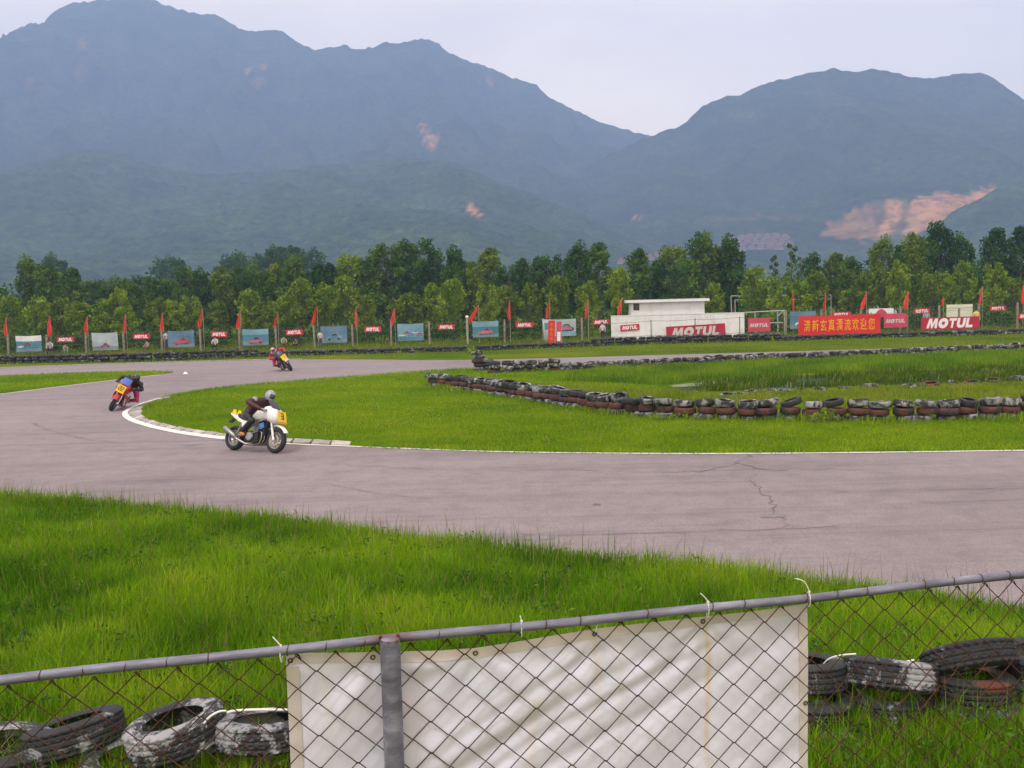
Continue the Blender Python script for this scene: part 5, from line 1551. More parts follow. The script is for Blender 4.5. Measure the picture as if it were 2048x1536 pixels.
for ex, ez in EYELETS:
    y_ = on_sheet(ex, ez, 0.006)[1]
    MB().tube([(ex + 0.0062 * math.cos(a), y_, ez + 0.0062 * math.sin(a)) for a in np.linspace(0, 2 * math.pi, 14, False)], 0.0022, 6, closed=True).build('eyelet', M_brass, tarp, 'all')
# cable ties round the rail
M_tie = plain('cable_tie_nylon', (0.74, 0.75, 0.72), 0.45, var=0.05)
TIES = [((545, 1273), 0.0, 'straight white cable tie tail sticking up left of the post'), ((1040, 1231), 0.0, 'short white cable tie tail on the rail right of the post'), ((1400, 1186), 0.004, 'white cable tie looped round the rail with its tail leaning left'), ((1589, 1157), 0.03, 'long curved white cable tie tail near the right end of the tarpaulin')]
foot = [562, 1043, 1416, 1618]
for (uv, cv, lb), fu in zip(TIES, foot):
    s1, z1 = on_fence(*uv)
    s0 = on_fence(fu, 1361 - (1361 - 1149) * fu / 2048)[0]
    t = empty('cable_tie', (FA.x, FA.y, 0), (0, 0, cl.rotation_euler.z), lb, 'cable tie', 'white cable ties on the rail')
    MB().tube([(s0 + 0.003 * math.sin(a), 0.0172 * math.sin(a) + 0.004, RZ - 0.004 + (0.0175 if math.cos(a) > 0 else 0.030) * math.cos(a)) for a in np.linspace(0, 2 * math.pi, 22, False)], 0.0016, 5, closed=True).build('loop', M_tie, t, 'all')
    MB().box((s0, -0.002, RZ + 0.0175), (0.006, 0.006, 0.006)).build('head', M_tie, t)
    P = [(s0, -0.002, RZ + 0.018)]
    for k in range(1, 9):
        q = k / 8
        P.append((s0 + (s1 - s0) * (q ** 1.0) + cv * 0.25 * math.sin(math.pi * q), -0.002, RZ + 0.018 + (z1 - RZ - 0.018) * q + cv * 0.35 * math.sin(math.pi * q)))
    MB().tube(P, [0.0017] * 8 + [0.0009], 5).build('tail', M_tie, t, 'all')
# the one dangling under the eyelet
s0, z0 = EYELETS[3]
t = empty('cable_tie', (FA.x, FA.y, 0), (0, 0, cl.rotation_euler.z), 'small white cable tie holding the middle eyelet to the rail', 'cable tie', 'white cable ties on the rail')
MB().tube([(s0 + 0.002 * k, 0.022 - 0.004 * k, z0 + (RZ - z0) * k / 5) for k in range(6)], 0.0017, 5).build('loop', M_tie, t, 'all')
# ------------------------------------------------------------------ motorcycles and people
def gloss(name, c, rough=0.3, coat=0.4): return plain(name, c, rough, 0, 0.5, coat, 0.10, 5)
K = dict(screen=gloss('tinted_screen', (0.03, 0.035, 0.05), 0.4, 0.0), white=gloss('bike_white', (0.72, 0.72, 0.73)), yellow=gloss('plate_yellow', (0.74, 0.50, 0.015), 0.5, 0), black=gloss('bike_black', (0.018, 0.018, 0.022)), rubber=plain('bike_rubber', (0.018, 0.018, 0.020), 0.75), alloy=plain('alloy', (0.30, 0.30, 0.32), 0.4, 0.75), steel=plain('exhaust_steel', (0.33, 0.29, 0.25), 0.3, 0.85), dark=plain('engine_dark', (0.022, 0.022, 0.025), 0.45, 0.5), blue=gloss('bike_blue', (0.03, 0.13, 0.42)), red=gloss('bike_red', (0.46, 0.015, 0.035)), seat=plain('seat_vinyl', (0.025, 0.028, 0.030), 0.6), orange=gloss('plate_orange', (0.66, 0.22, 0.01), 0.5, 0), digit=plain('digit_black', (0.03, 0.025, 0.015), 0.6), glass=gloss('smoked_screen', (0.035, 0.04, 0.055), 0.12, 0.6), bluescreen=gloss('blue_screen', (0.04, 0.11, 0.42), 0.3, 0.6), magenta=gloss('bike_magenta', (0.42, 0.03, 0.14)), cream=gloss('bike_cream', (0.62, 0.52, 0.40)))
RY = Matrix.Rotation(R(90), 4, 'X')      # lathe axis to the bike's Y
def wheel(root, x, wt, disc=True):
    """front or rear wheel as rim > tyre, brake disc"""
    T = Matrix.Translation((x, 0, 0.31)) @ RY
    mb = MB()
    mb.lathe([(0.185, -0.04), (0.215, -0.045), (0.222, 0.0), (0.215, 0.045), (0.185, 0.04), (0.19, 0.0)], 32, T, True)
    mb.lathe([(0.0, -0.055), (0.05, -0.055), (0.055, 0), (0.05, 0.055), (0.0, 0.055)], 14, T)
    for k in range(3):
        for q in (-0.10, 0.10):
            a = k * 2 * math.pi / 3 + 0.4 + q
            mb.tube([T @ Vector((0.045 * math.cos(a), 0.045 * math.sin(a), 0)), T @ Vector((0.195 * math.cos(a - q * 0.3), 0.195 * math.sin(a - q * 0.3), 0))], [0.016, 0.013], 6)
    rim_ = mb.build('wheel', K['alloy'], root, True)
    n = 12
    MB().lathe([(0.253 + 0.058 * math.cos(2 * math.pi * i / n), wt / 2 * math.sin(2 * math.pi * i / n)) for i in range(n)], 40, T, True).build('tyre', K['rubber'], rim_, 'all')
    if disc:
        for sy in ((-1, 1) if x > 0 else (-1,)):
            MB().lathe([(0.085, sy * 0.066), (0.148, sy * 0.066), (0.148, sy * 0.072), (0.085, sy * 0.072)], 24, T, True).build('brake_disc', K['steel'], rim_, True)
def sect(x, hw, z0, z1, rnd=0.35, n=14, zc=None):
    """rounded cross-section ring at x"""
    out = []
    for i in range(n):
        a = 2 * math.pi * i / n
        c, s_ = math.cos(a), math.sin(a)
        p = 2.0 / (2.0 + (1 - rnd) * 2)
        out.append((x, hw * math.copysign(abs(c) ** p, c), (z0 + z1) / 2 + (z1 - z0) / 2 * math.copysign(abs(s_) ** p, s_)))
    return out
SEG = {'0': 'abcdef', '1': 'bc', '2': 'abged', '3': 'abgcd', '5': 'afgcd', '8': 'abcdefg'}
def digits(parent, txt, M, h, mat):
    bar = {'a': ((0, 1), (1, 1)), 'b': ((1, 1), (1, .5)), 'c': ((1, .5), (1, 0)), 'd': ((0, 0), (1, 0)), 'e': ((0, 0), (0, .5)), 'f': ((0, .5), (0, 1)), 'g': ((0, .5), (1, .5))}
    w = h * 0.5; tot = len(txt) * w * 1.4 - 0.4 * w
    mb = MB()
    for i, ch in enumerate(txt):
        for sg in SEG[ch]:
            (x0, z0), (x1, z1) = bar[sg]
            ox = -tot / 2 + i * w * 1.4
            c = (ox + (x0 + x1) / 2 * w, 0, ((z0 + z1) / 2 - 0.5) * h)
            t = h * 0.16
            b0 = len(mb.v)
            mb.box(c, (abs(x1 - x0) * w + t, 0.006, abs(z1 - z0) * h + t * (1 if z0 == z1 else 0.9)))
            for q in range(b0, len(mb.v)): mb.v[q] = tuple(M @ Vector(mb.v[q]))
    o = mb.build('digit', mat, parent)
    return o
def motorcycle(style, Mx, label):
    P = dict(naked=('white', 'white', 'screen', 'yellow', '3'), red=('red', 'red', 'bluescreen', 'yellow', '22'), dark=('black', 'black', 'screen', 'yellow', '1'))[style]
    body, fair, scr, plate, num = P
    root = empty('motorcycle', label=label, cat='motorcycle', group='racing motorcycles on the track')
    root.matrix_world = Mx
    wheel(root, 0.70, 0.145); wheel(root, -0.70, 0.18)
    for sy in (-1, 1):
        MB().tube([(0.70, sy * 0.10, 0.31), (0.60, sy * 0.10, 0.58)], 0.031, 10).tube([(0.60, sy * 0.10, 0.58), (0.455, sy * 0.10, 0.97)], 0.022, 10).build('fork_leg', K['white' if style != 'dark' else 'alloy'], root, True)
        MB().box((0.66, sy * 0.085, 0.40), (0.07, 0.05, 0.09), (0, 0.3, 0)).build('brake_caliper', K['dark'], root)
    rings = []
    for a in np.linspace(0.55, 2.35, 12):
        c = Vector((0.70 + 0.345 * math.cos(a), 0, 0.31 + 0.345 * math.sin(a)))
        rings.append([(c.x + dx * math.cos(a), dy, c.z + dx * math.sin(a)) for dx, dy in ((0, -0.085), (0.028, -0.05), (0.036, 0), (0.028, 0.05), (0, 0.085), (0.016, 0.05), (0.022, 0), (0.016, -0.05))])
    MB().loft(rings).build('front_mudguard', K[body if style != 'dark' else 'black'], root, True)
    MB().tube([(0.44, -0.36, 0.99), (0.46, -0.20, 1.03), (0.45, 0, 1.02), (0.46, 0.20, 1.03), (0.44, 0.36, 0.99)], 0.013, 8).build('handlebar', K['dark'], root, 'all')
    for sy in (-1, 1): MB().tube([(0.448, sy * 0.24, 1.022), (0.438, sy * 0.37, 0.987)], 0.020, 8).build('grip', K['rubber'], root, True)
    # frame, engine
    for sy in (-1, 1):
        MB().tube([(0.46, sy * 0.05, 0.86), (0.20, sy * 0.13, 0.76), (-0.12, sy * 0.16, 0.56), (-0.28, sy * 0.15, 0.40)], 0.024, 8).build('frame_rail', K['alloy'] if style == 'naked' else K['dark'], root, 'all')
        MB().tube([(0.44, sy * 0.05, 0.80), (0.34, sy * 0.14, 0.50), (0.22, sy * 0.15, 0.22), (-0.20, sy * 0.14, 0.22), (-0.28, sy * 0.14, 0.40)], 0.018, 8).build('frame_tube', K['dark'], root, 'all')
        MB().tube([(-0.25, sy * 0.15, 0.40), (-0.70, sy * 0.12, 0.31)], 0.030, 8).build('swingarm', K['alloy'], root, True)
        MB().tube([(-0.38, sy * 0.13, 0.72), (-0.56, sy * 0.13, 0.36)], [0.03, 0.022], 8).build('shock_absorber', K['alloy'], root, True)
        MB().tube([(-0.24, sy * 0.15, 0.37), (-0.24, sy * 0.29, 0.36)], 0.014, 6).build('footrest', K['alloy'], root, True)
    eng = MB().box((0.02, 0, 0.36), (0.44, 0.36, 0.26)).build('engine', K['dark'], root)
    for sy in (-1, 1): MB().lathe([(0.0, 0.0), (0.10, 0.0), (0.115, 0.02), (0.10, 0.05), (0.0, 0.06)], 20, Matrix.Translation((-0.03, sy * 0.18, 0.36)) @ Matrix.Rotation(R(-90 * sy), 4, 'X')).build('clutch_cover', K['alloy'], eng, True)
    for k in range(6): MB().box((0.13 + 0.012 * k, 0, 0.47 + 0.03 * k), (0.22, 0.40 - 0.012 * k, 0.016), (0, -0.3, 0)).build('cooling_fin', K['dark' if k % 2 else 'alloy'], eng)
    for k, yy in enumerate((-0.15, -0.05, 0.05, 0.15)):
        MB().tube([(0.24, yy, 0.52), (0.33, yy, 0.46), (0.34, yy, 0.32), (0.27, yy * 0.9, 0.19), (0.10, yy * 0.5 - 0.06, 0.165)], 0.019, 8).build('exhaust_header', K['steel'], root, 'all')
    MB().tube([(0.10, -0.06, 0.165), (-0.20, -0.13, 0.17), (-0.42, -0.20, 0.26), (-0.52, -0.215, 0.33)], [0.032, 0.032, 0.032, 0.045], 10).build('exhaust_pipe', K['steel'], root, 'all')
    MB().tube([(-0.50, -0.215, 0.32), (-0.53, -0.22, 0.345), (-0.86, -0.24, 0.52), (-0.89, -0.243, 0.535)], [0.038, 0.056, 0.056, 0.042], 14).build('muffler', K['alloy'], root, True)
    MB().box((0.36, 0, 0.55), (0.06, 0.30, 0.26), (0, -0.25, 0)).build('radiator', K['dark'], root)
    # tank, seat, tail
    MB().loft([sect(0.40, 0.07, 0.84, 0.96), sect(0.34, 0.145, 0.80, 1.03), sect(0.20, 0.175, 0.78, 1.07), sect(0.04, 0.165, 0.76, 1.04), sect(-0.10, 0.115, 0.75, 0.94), sect(-0.16, 0.09, 0.75, 0.87)]).build('fuel_tank', K[body], root, True)
    MB().loft([sect(-0.10, 0.09, 0.78, 0.86), sect(-0.22, 0.13, 0.74, 0.83), sect(-0.42, 0.15, 0.76, 0.85), sect(-0.56, 0.13, 0.80, 0.92), sect(-0.62, 0.11, 0.83, 0.93)]).build('seat', K['seat'], root, True)
    tail = MB().loft([sect(-0.36, 0.14, 0.66, 0.76), sect(-0.56, 0.135, 0.70, 0.83), sect(-0.72, 0.11, 0.78, 0.90), sect(-0.88, 0.07, 0.86, 0.94), sect(-0.94, 0.05, 0.89, 0.94)]).build('tail_cowl', K[body], root, True)
    for sy in (-1, 1): MB().prism([(-0.68, 0.85), (-0.86, 0.92), (-0.82, 1.02), (-0.74, 1.02)], sy * 0.085 - 0.006, sy * 0.085 + 0.006).build('number_plate', K['yellow'], tail)
    MB().box((-0.90, 0, 0.74), (0.16, 0.15, 0.02), (0, -0.6, 0)).build('rear_mudguard', K['black'], root)
    for sy in (-1, 1):
        MB().prism([(-0.10, 0.74), (-0.40, 0.74), (-0.36, 0.56), (-0.16, 0.58)], sy * 0.155 - 0.012, sy * 0.155 + 0.012).build('side_panel', K['white' if style == 'naked' else body], root)
    # fairing with screen and number plate
    if style == 'naked':
        nose = [sect(0.34, 0.22, 0.86, 1.14, 0.6), sect(0.46, 0.235, 0.74, 1.17, 0.6), sect(0.58, 0.215, 0.71, 1.11, 0.6), sect(0.68, 0.16, 0.74, 1.03, 0.6), sect(0.75, 0.09, 0.80, 0.97, 0.6)]
        fairing = MB().loft(nose).build('fairing', K['white'], root, True)
        for sy in (-1, 1):
            MB().prism([(0.36, 0.72), (0.20, 0.69), (0.28, 0.54), (0.39, 0.60)], sy * 0.165 - 0.012, sy * 0.165 + 0.012).build('side_scoop', K['blue'], root)
    else:
        nose = [sect(0.32, 0.23, 0.62, 1.08, 0.6), sect(0.46, 0.235, 0.64, 1.12, 0.6), sect(0.60, 0.205, 0.66, 1.04, 0.6), sect(0.72, 0.15, 0.70, 0.97, 0.6), sect(0.79, 0.07, 0.76, 0.90, 0.6)]
        fairing = MB().loft(nose).build('fairing', K[fair], root, True)
        for sy in (-1, 1):
            MB().prism([(0.50, 0.86), (0.56, 0.60), (0.42, 0.36), (0.20, 0.17), (-0.22, 0.17), (-0.20, 0.34), (0.06, 0.62), (0.24, 0.82)], sy * 0.20 - 0.012, sy * 0.20 + 0.012).build('side_fairing', K['magenta' if style == 'red' else 'black'], root)
            MB().prism([(0.46, 0.52), (0.30, 0.26), (-0.05, 0.24), (0.02, 0.32), (0.24, 0.36), (0.38, 0.56)], sy * 0.2165 - 0.004, sy * 0.2165 + 0.004).build('side_stripe', K['white' if style == 'red' else 'cream'], root)
    MB().loft([[(0.60, -0.15, 1.05), (0.66, 0, 1.06), (0.60, 0.15, 1.05)], [(0.50, -0.165, 1.16), (0.58, 0, 1.18), (0.50, 0.165, 1.16)], [(0.38, -0.15, 1.26), (0.45, 0, 1.285), (0.38, 0.15, 1.26)]], closed=False).build('windscreen', K[scr], root, 'all')
    Mp = Matrix.Translation((0.775 if style == 'naked' else 0.83, 0, 0.895)) @ Matrix.Rotation(R(90), 4, 'Z') @ Matrix.Rotation(R(-16), 4, 'X')
    pl = MB()
    pl.box((0, 0, 0), (0.29, 0.014, 0.28)); pl.v = [tuple(Mp @ Vector(p)) for p in pl.v]
    pl = pl.build('number_plate', K[plate], root)
    digits(pl, num, Mp @ Matrix.Translation((0, -0.012, 0.015)), 0.14, K['digit'])
    if style == 'naked':
        st = MB().box((0, -0.002, -0.155), (0.25, 0.016, 0.055)); st.v = [tuple(Mp @ Vector(p)) for p in st.v]
        st.build('plate_strip', K['orange'], root)
    if style == 'dark':
        st = MB().box((0.02, -0.03, -0.20), (0.22, 0.014, 0.13)); st.v = [tuple(Mp @ Vector(p)) for p in st.v]
        st.build('plate_strip', K['cream'], root)
    return root

def figure(name, J, E, mats, Mx, label, cat='person', group=None, rootj='pelvis'):
    """skinned body: J joint -> (xyz, radius), E list of (a, b, tag)"""
    names = list(J)
    me = bpy.data.meshes.new('skeleton')
    me.from_pydata([J[k][0] for k in names], [(names.index(a), names.index(b_)) for a, b_, _ in E], [])
    o = link('skeleton', me)
    o.modifiers.new('skin', 'SKIN')
    for i, k in enumerate(names):
        r_ = J[k][1]
        me.skin_vertices[0].data[i].radius = (r_, r_) if not isinstance(r_, tuple) else r_
        me.skin_vertices[0].data[i].use_root = k == rootj
    sb = o.modifiers.new('sub', 'SUBSURF'); sb.levels = 1; sb.render_levels = 1
    bpy.context.view_layer.update()
    out = bpy.data.meshes.new_from_object(o.evaluated_get(bpy.context.evaluated_depsgraph_get()))
    bpy.data.objects.remove(o)
    tags = []
    for _, _, t in E:
        if t not in tags: tags.append(t)
    out.materials.clear()
    for t in tags: out.materials.append(mats[t])
    seg = [(Vector(J[a][0]), Vector(J[b_][0]), tags.index(t)) for a, b_, t in E]
    idx = []
    for p in out.polygons:
        c = p.center; best = (9, 0)
        for a, b_, t in seg:
            d = b_ - a; q = max(0, min(1, (c - a).dot(d) / max(1e-6, d.length_squared)))
            ds = (c - (a + d * q)).length
            if ds < best[0]: best = (ds, t)
        idx.append(best[1])
    out.polygons.foreach_set('material_index', idx)
    out.polygons.foreach_set('use_smooth', [True] * len(out.polygons))
    out.name = name
    b_ = link(name, out)
    b_.matrix_world = Mx
    return props(b_, label, cat, group)
LEA = dict(darkred=plain('leather_dark_red', (0.055, 0.010, 0.013), 0.5), black=plain('leather_black', (0.011, 0.011, 0.013), 0.5), red=plain('leather_red', (0.42, 0.020, 0.030), 0.5), grey=plain('leather_grey', (0.42, 0.41, 0.44), 0.6), skin=plain('skin', (0.46, 0.25, 0.17), 0.6), boot=plain('boot_black', (0.018, 0.018, 0.02), 0.5), silver=gloss('helmet_silver', (0.27, 0.28, 0.35), 0.25, 0.5), hblack=gloss('helmet_black', (0.02, 0.025, 0.03), 0.2, 0.6), pink=gloss('helmet_pink', (0.62, 0.26, 0.36), 0.3, 0.5), glove=plain('glove_grey', (0.30, 0.32, 0.32), 0.7), gloved=plain('glove_dark', (0.05, 0.045, 0.05), 0.7), orange=plain('boot_orange', (0.55, 0.17, 0.03), 0.6), magenta=plain('leather_magenta', (0.36, 0.015, 0.10), 0.5))
def rider(Mx, label, pose, torso, sleeve, legs, boot, helmet, glove, look=(0, 0, 0)):
    J = {'pelvis': ((-0.38, 0, 0.95), 0.165), 'spine': ((-0.26, 0, 1.09), 0.16), 'chest': ((-0.04, 0, 1.19), 0.185), 'neck': ((0.10, 0, 1.31), 0.085), 'skull': ((0.17, 0, 1.40), 0.085)}
    for s_, sy in (('l', 1), ('r', -1)):
        J['sho' + s_] = ((-0.01, sy * 0.21, 1.24), 0.096); J['elb' + s_] = ((0.05, sy * 0.46, 1.12), 0.076); J['wri' + s_] = ((0.385, sy * 0.315, 1.015), 0.050)
        J['hip' + s_] = ((-0.33, sy * 0.13, 0.90), 0.118); J['kne' + s_] = ((0.06, sy * 0.27, 0.74), 0.088); J['ank' + s_] = ((-0.30, sy * 0.25, 0.43), 0.062); J['toe' + s_] = ((-0.13, sy * 0.27, 0.37), 0.042)
    for k, v in pose.items():
        J[k] = (tuple(a + b_ for a, b_ in zip(J[k][0], v)), J[k][1])
    E = [('pelvis', 'spine', 't'), ('spine', 'chest', 't'), ('chest', 'neck', 't'), ('neck', 'skull', 't')]
    for s_ in 'lr':
        E += [('chest', 'sho' + s_, 'a'), ('sho' + s_, 'elb' + s_, 'a'), ('elb' + s_, 'wri' + s_, 'a'), ('pelvis', 'hip' + s_, 'l'), ('hip' + s_, 'kne' + s_, 'l'), ('kne' + s_, 'ank' + s_, 'l'), ('ank' + s_, 'toe' + s_, 'b')]
    body = figure('person', J, E, {'t': torso, 'a': sleeve, 'l': legs, 'b': boot}, Mx, label, group='riders')
    hc = Vector(J['skull'][0]) + Vector((0.015, 0, 0.02))
    Hm = Matrix.Translation(hc) @ Euler((look[0], look[1], look[2])).to_matrix().to_4x4()
    # shell with a face opening, dark visor set into it, chin bar below
    mb = MB(); n, m_ = 24, 16; vs_ = []
    for i in range(m_ + 1):
        ph = math.pi * i / m_
        for j in range(n):
            a = 2 * math.pi * j / n
            x_, y_, z_ = math.sin(ph) * math.cos(a), math.sin(ph) * math.sin(a), math.cos(ph)
            k = 1 + (0.10 * max(0, x_) if z_ < -0.2 else 0)
            vs_.append(Hm @ Vector((0.140 * x_ * k, 0.122 * y_, 0.148 * (z_ if z_ > -0.75 else -0.75))))
    fs_ = []
    for i in range(m_):
        for j in range(n):
            c = (0, 0)
            a = (j + 0.5) / n * 2 * math.pi; z_ = math.cos(math.pi * (i + 0.5) / m_)
            if abs((a + math.pi) % (2 * math.pi) - math.pi) < 1.05 and -0.32 < z_ < 0.36: continue
            fs_.append((i * n + j, (i + 1) * n + j, (i + 1) * n + (j + 1) % n, i * n + (j + 1) % n))
    mb.add(vs_, fs_)
    he = mb.build('helmet', helmet, body, 'all')
    MB().ball((0, 0, 0), (0.131, 0.113, 0.10), 18, 10).build('visor', K['glass'], he, 'all').matrix_local = Hm @ Matrix.Translation((0.004, 0, 0.0))
    for s_, sy in (('l', 1), ('r', -1)):
        MB().ball(Vector(J['sho' + s_][0]) + Vector((0.02, sy * 0.035, 0.03)), (0.085, 0.07, 0.075), 12, 8).build('shoulder_pad', glove, body, 'all')
        MB().ball(Vector(J['kne' + s_][0]) + Vector((0.03, sy * 0.02, 0.0)), (0.07, 0.075, 0.075), 12, 8).build('knee_pad', legs, body, 'all')
        w = Vector(J['wri' + s_][0]); bx_, bz_ = 0.442, 1.003
        ty = w.y
        g_ = MB().loft([[(w.x - 0.03, ty + 0.032 * math.cos(a), w.z + 0.02 + 0.022 * math.sin(a)) for a in np.linspace(0, 6.28, 9)[:-1]], [(w.x + 0.015, ty + 0.045 * math.cos(a), w.z + 0.02 + 0.020 * math.sin(a)) for a in np.linspace(0, 6.28, 9)[:-1]], [(bx_ - 0.010, ty + 0.046 * math.cos(a), bz_ + 0.034 + 0.014 * math.sin(a)) for a in np.linspace(0, 6.28, 9)[:-1]]])
        go = g_.build('glove', glove, body, 'all')
        for k in range(4):
            yy = ty + (k - 1.5) * 0.023
            ln = (0.92, 1.0, 0.97, 0.8)[k if sy < 0 else 3 - k]
            MB().tube([(bx_ + 0.034 * math.sin(q) * ln, yy, bz_ + 0.034 * math.cos(q) * ln) for q in (-0.3, 0.5, 1.3, 2.1, 2.8)], [0.0125, 0.012, 0.011, 0.0105, 0.009], 7).build('finger', glove, go, 'all')
        MB().tube([(w.x + 0.01, ty - sy * 0.040, w.z + 0.005), (bx_ - 0.025, ty - sy * 0.062, bz_ - 0.010), (bx_ - 0.002, ty - sy * 0.060, bz_ - 0.028)], [0.014, 0.0125, 0.010], 7).build('thumb', glove, go, 'all')
    return body
def bike_matrix(front_px, heading_deg, lean):
    """front contact patch at a pixel of the track, heading anticlockwise from +X, lean positive to the right"""
    c = gp(*front_px, 0.006)
    h = R(heading_deg)
    o = Vector((c.x - 0.70 * math.cos(h), c.y - 0.70 * math.sin(h), 0.014 + 0.06 * (1 - math.cos(lean))))
    return Matrix.Translation(o) @ Matrix.Rotation(h, 4, 'Z') @ Matrix.Rotation(lean, 4, 'X')
B1 = bike_matrix((549, 907), -31, -0.27)
motorcycle('naked', B1, 'white motorcycle with yellow number plates nearest the camera')
rider(B1, 'person in dark red leathers and silver helmet riding the white motorcycle', dict(skull=(0.03, 0.06, 0.0), neck=(0.02, 0.04, 0), elbr=(-0.06, -0.02, 0.06)), LEA['darkred'], LEA['darkred'], LEA['black'], LEA['orange'], LEA['silver'], LEA['glove'], (0, 0.25, 0.15))
B2 = bike_matrix((221, 822), -84, -0.52)
motorcycle('red', B2, 'red faired motorcycle leaning into the bend by the white kerb')
rider(B2, 'person in dark leathers and black helmet leaning off the red motorcycle', dict(pelvis=(0, 0.16, -0.02), spine=(0, 0.15, 0), chest=(0.02, 0.16, -0.02), neck=(0.04, 0.17, -0.02), skull=(0.05, 0.18, -0.02), shol=(0.02, 0.15, -0.04), shor=(0.02, 0.14, 0), elbl=(0, 0.08, -0.08), elbr=(0.02, 0.12, 0.02), hipl=(0, 0.14, -0.02), hipr=(0, 0.10, 0), knel=(0.05, 0.26, -0.10), kner=(0, 0.02, 0)), LEA['darkred'], LEA['black'], LEA['magenta'], LEA['orange'], LEA['hblack'], LEA['gloved'], (0.35, 0.1, 0))
B3 = bike_matrix((583, 742), -60, 0.52)
motorcycle('dark', B3, 'small dark motorcycle with a yellow plate on the far track')
rider(B3, 'person in red and grey leathers and pink helmet on the far motorcycle', dict(pelvis=(0, -0.12, 0), spine=(0, -0.13, 0), chest=(0.0, -0.14, 0.02), neck=(0.02, -0.15, 0.02), skull=(0.03, -0.16, 0.02), shol=(0, -0.10, 0.02), shor=(0, -0.13, 0), elbl=(0, -0.02, 0.04), elbr=(0, -0.08, -0.06), hipl=(0, -0.08, 0), hipr=(0, -0.10, 0), kner=(0.04, -0.24, -0.08)), LEA['grey'], LEA['red'], LEA['red'], LEA['boot'], LEA['pink'], LEA['gloved'], (-0.3, 0.1, 0))

# spectators by the far fence
CL = {k: plain('cloth_' + k, c, 0.85, var=0.15) for k, c in dict(white=(0.46, 0.46, 0.49), grey=(0.34, 0.34, 0.36), green=(0.22, 0.32, 0.22), blue=(0.34, 0.42, 0.58), yellow=(0.62, 0.48, 0.14), dark=(0.03, 0.03, 0.04), denim=(0.07, 0.09, 0.15), brown=(0.14, 0.08, 0.06), pale=(0.28, 0.24, 0.22)).items()}
M_hair = plain('black_hair', (0.015, 0.013, 0.012), 0.7)
def spectator(u, v, d, pose, shirt, trous, label, face=-90):
    top = at(u, v, d)
    if pose == 'stand':
        J = {'pelvis': ((0, 0, 0.93), 0.13), 'spine': ((0, 0, 1.10), 0.12), 'chest': ((0, 0, 1.30), 0.135), 'neck': ((0.0, 0, 1.47), 0.055), 'skull': ((0.015, 0, 1.60), 0.085)}
        for s_, sy in (('l', 1), ('r', -1)):
            J.update({'sho' + s_: ((0, sy * 0.18, 1.37), 0.065), 'elb' + s_: ((0.02, sy * 0.24, 1.10), 0.045), 'wri' + s_: ((0.10, sy * 0.22, 0.88), 0.034), 'hnd' + s_: ((0.13, sy * 0.21, 0.80), 0.034), 'hip' + s_: ((0, sy * 0.09, 0.88), 0.095), 'kne' + s_: ((0.02, sy * 0.10, 0.48), 0.065), 'ank' + s_: ((0, sy * 0.10, 0.08), 0.045), 'toe' + s_: ((0.14, sy * 0.11, 0.04), 0.036)})
        H0 = 1.70
    else:
        J = {'pelvis': ((-0.10, 0, 0.42), 0.14), 'spine': ((-0.08, 0, 0.60), 0.12), 'chest': ((0.0, 0, 0.80), 0.135), 'neck': ((0.05, 0, 0.97), 0.055), 'skull': ((0.08, 0, 1.10), 0.085)}
        for s_, sy in (('l', 1), ('r', -1)):
            J.update({'sho' + s_: ((0.01, sy * 0.18, 0.87), 0.065), 'elb' + s_: ((0.18, sy * 0.24, 0.66), 0.045), 'wri' + s_: ((0.34, sy * 0.16, 0.60), 0.034), 'hnd' + s_: ((0.40, sy * 0.12, 0.58), 0.034), 'hip' + s_: ((-0.06, sy * 0.10, 0.40), 0.095), 'kne' + s_: ((0.34, sy * 0.16, 0.48), 0.065), 'ank' + s_: ((0.26, sy * 0.14, 0.08), 0.045), 'toe' + s_: ((0.40, sy * 0.15, 0.04), 0.036)})
        H0 = 1.20
    E = [('pelvis', 'spine', 't'), ('spine', 'chest', 't'), ('chest', 'neck', 't'), ('neck', 'skull', 's')]
    for s_ in 'lr':
        E += [('chest', 'sho' + s_, 't'), ('sho' + s_, 'elb' + s_, 't'), ('elb' + s_, 'wri' + s_, 's'), ('wri' + s_, 'hnd' + s_, 's'), ('pelvis', 'hip' + s_, 'l'), ('hip' + s_, 'kne' + s_, 'l'), ('kne' + s_, 'ank' + s_, 'l'), ('ank' + s_, 'toe' + s_, 'b')]
    k = max(0.75, min(1.12, top.z / H0))
    Mx = Matrix.Translation((top.x, d, 0)) @ Matrix.Rotation(R(face), 4, 'Z') @ Matrix.Scale(k, 4)
    p = figure('person', J, E, {'t': shirt, 's': LEA['skin'], 'l': trous, 'b': LEA['boot']}, Mx, label, group='spectators by the far fence')
    sk = Vector(J['skull'][0])
    MB().ball(sk + Vector((-0.018, 0, 0.045)), (0.098, 0.092, 0.085), 12, 8).build('hair', M_hair, p, 'all')
    MB().ball(sk + Vector((0.085, 0, -0.005)), (0.016, 0.013, 0.022), 6, 5).build('nose', LEA['skin'], p, 'all')
    return p
spectator(100, 679, 83.6, 'crouch', CL['grey'], CL['dark'], 'person in a grey shirt crouching right of the leftmost picture banner')
spectator(130, 687, 84.0, 'crouch', CL['pale'], CL['green'], 'person crouching under the leftmost small red sign', -60)
spectator(294, 680, 84.0, 'crouch', CL['pale'], CL['brown'], 'person in pale clothes crouching under the second small red sign', -120)
spectator(331, 662, 87.0, 'stand', CL['white'], CL['denim'], 'person in white standing at the left edge of the third picture banner', -40)
spectator(430, 672, 83.8, 'crouch', CL['white'], CL['dark'], 'person in white crouching under the third small red sign')
spectator(567, 671, 83.8, 'crouch', CL['green'], CL['brown'], 'person in green crouching behind the farthest rider', -70)
spectator(592, 677, 84.2, 'crouch', CL['brown'], CL['dark'], 'person in dark brown crouching right of the one in green', -110)
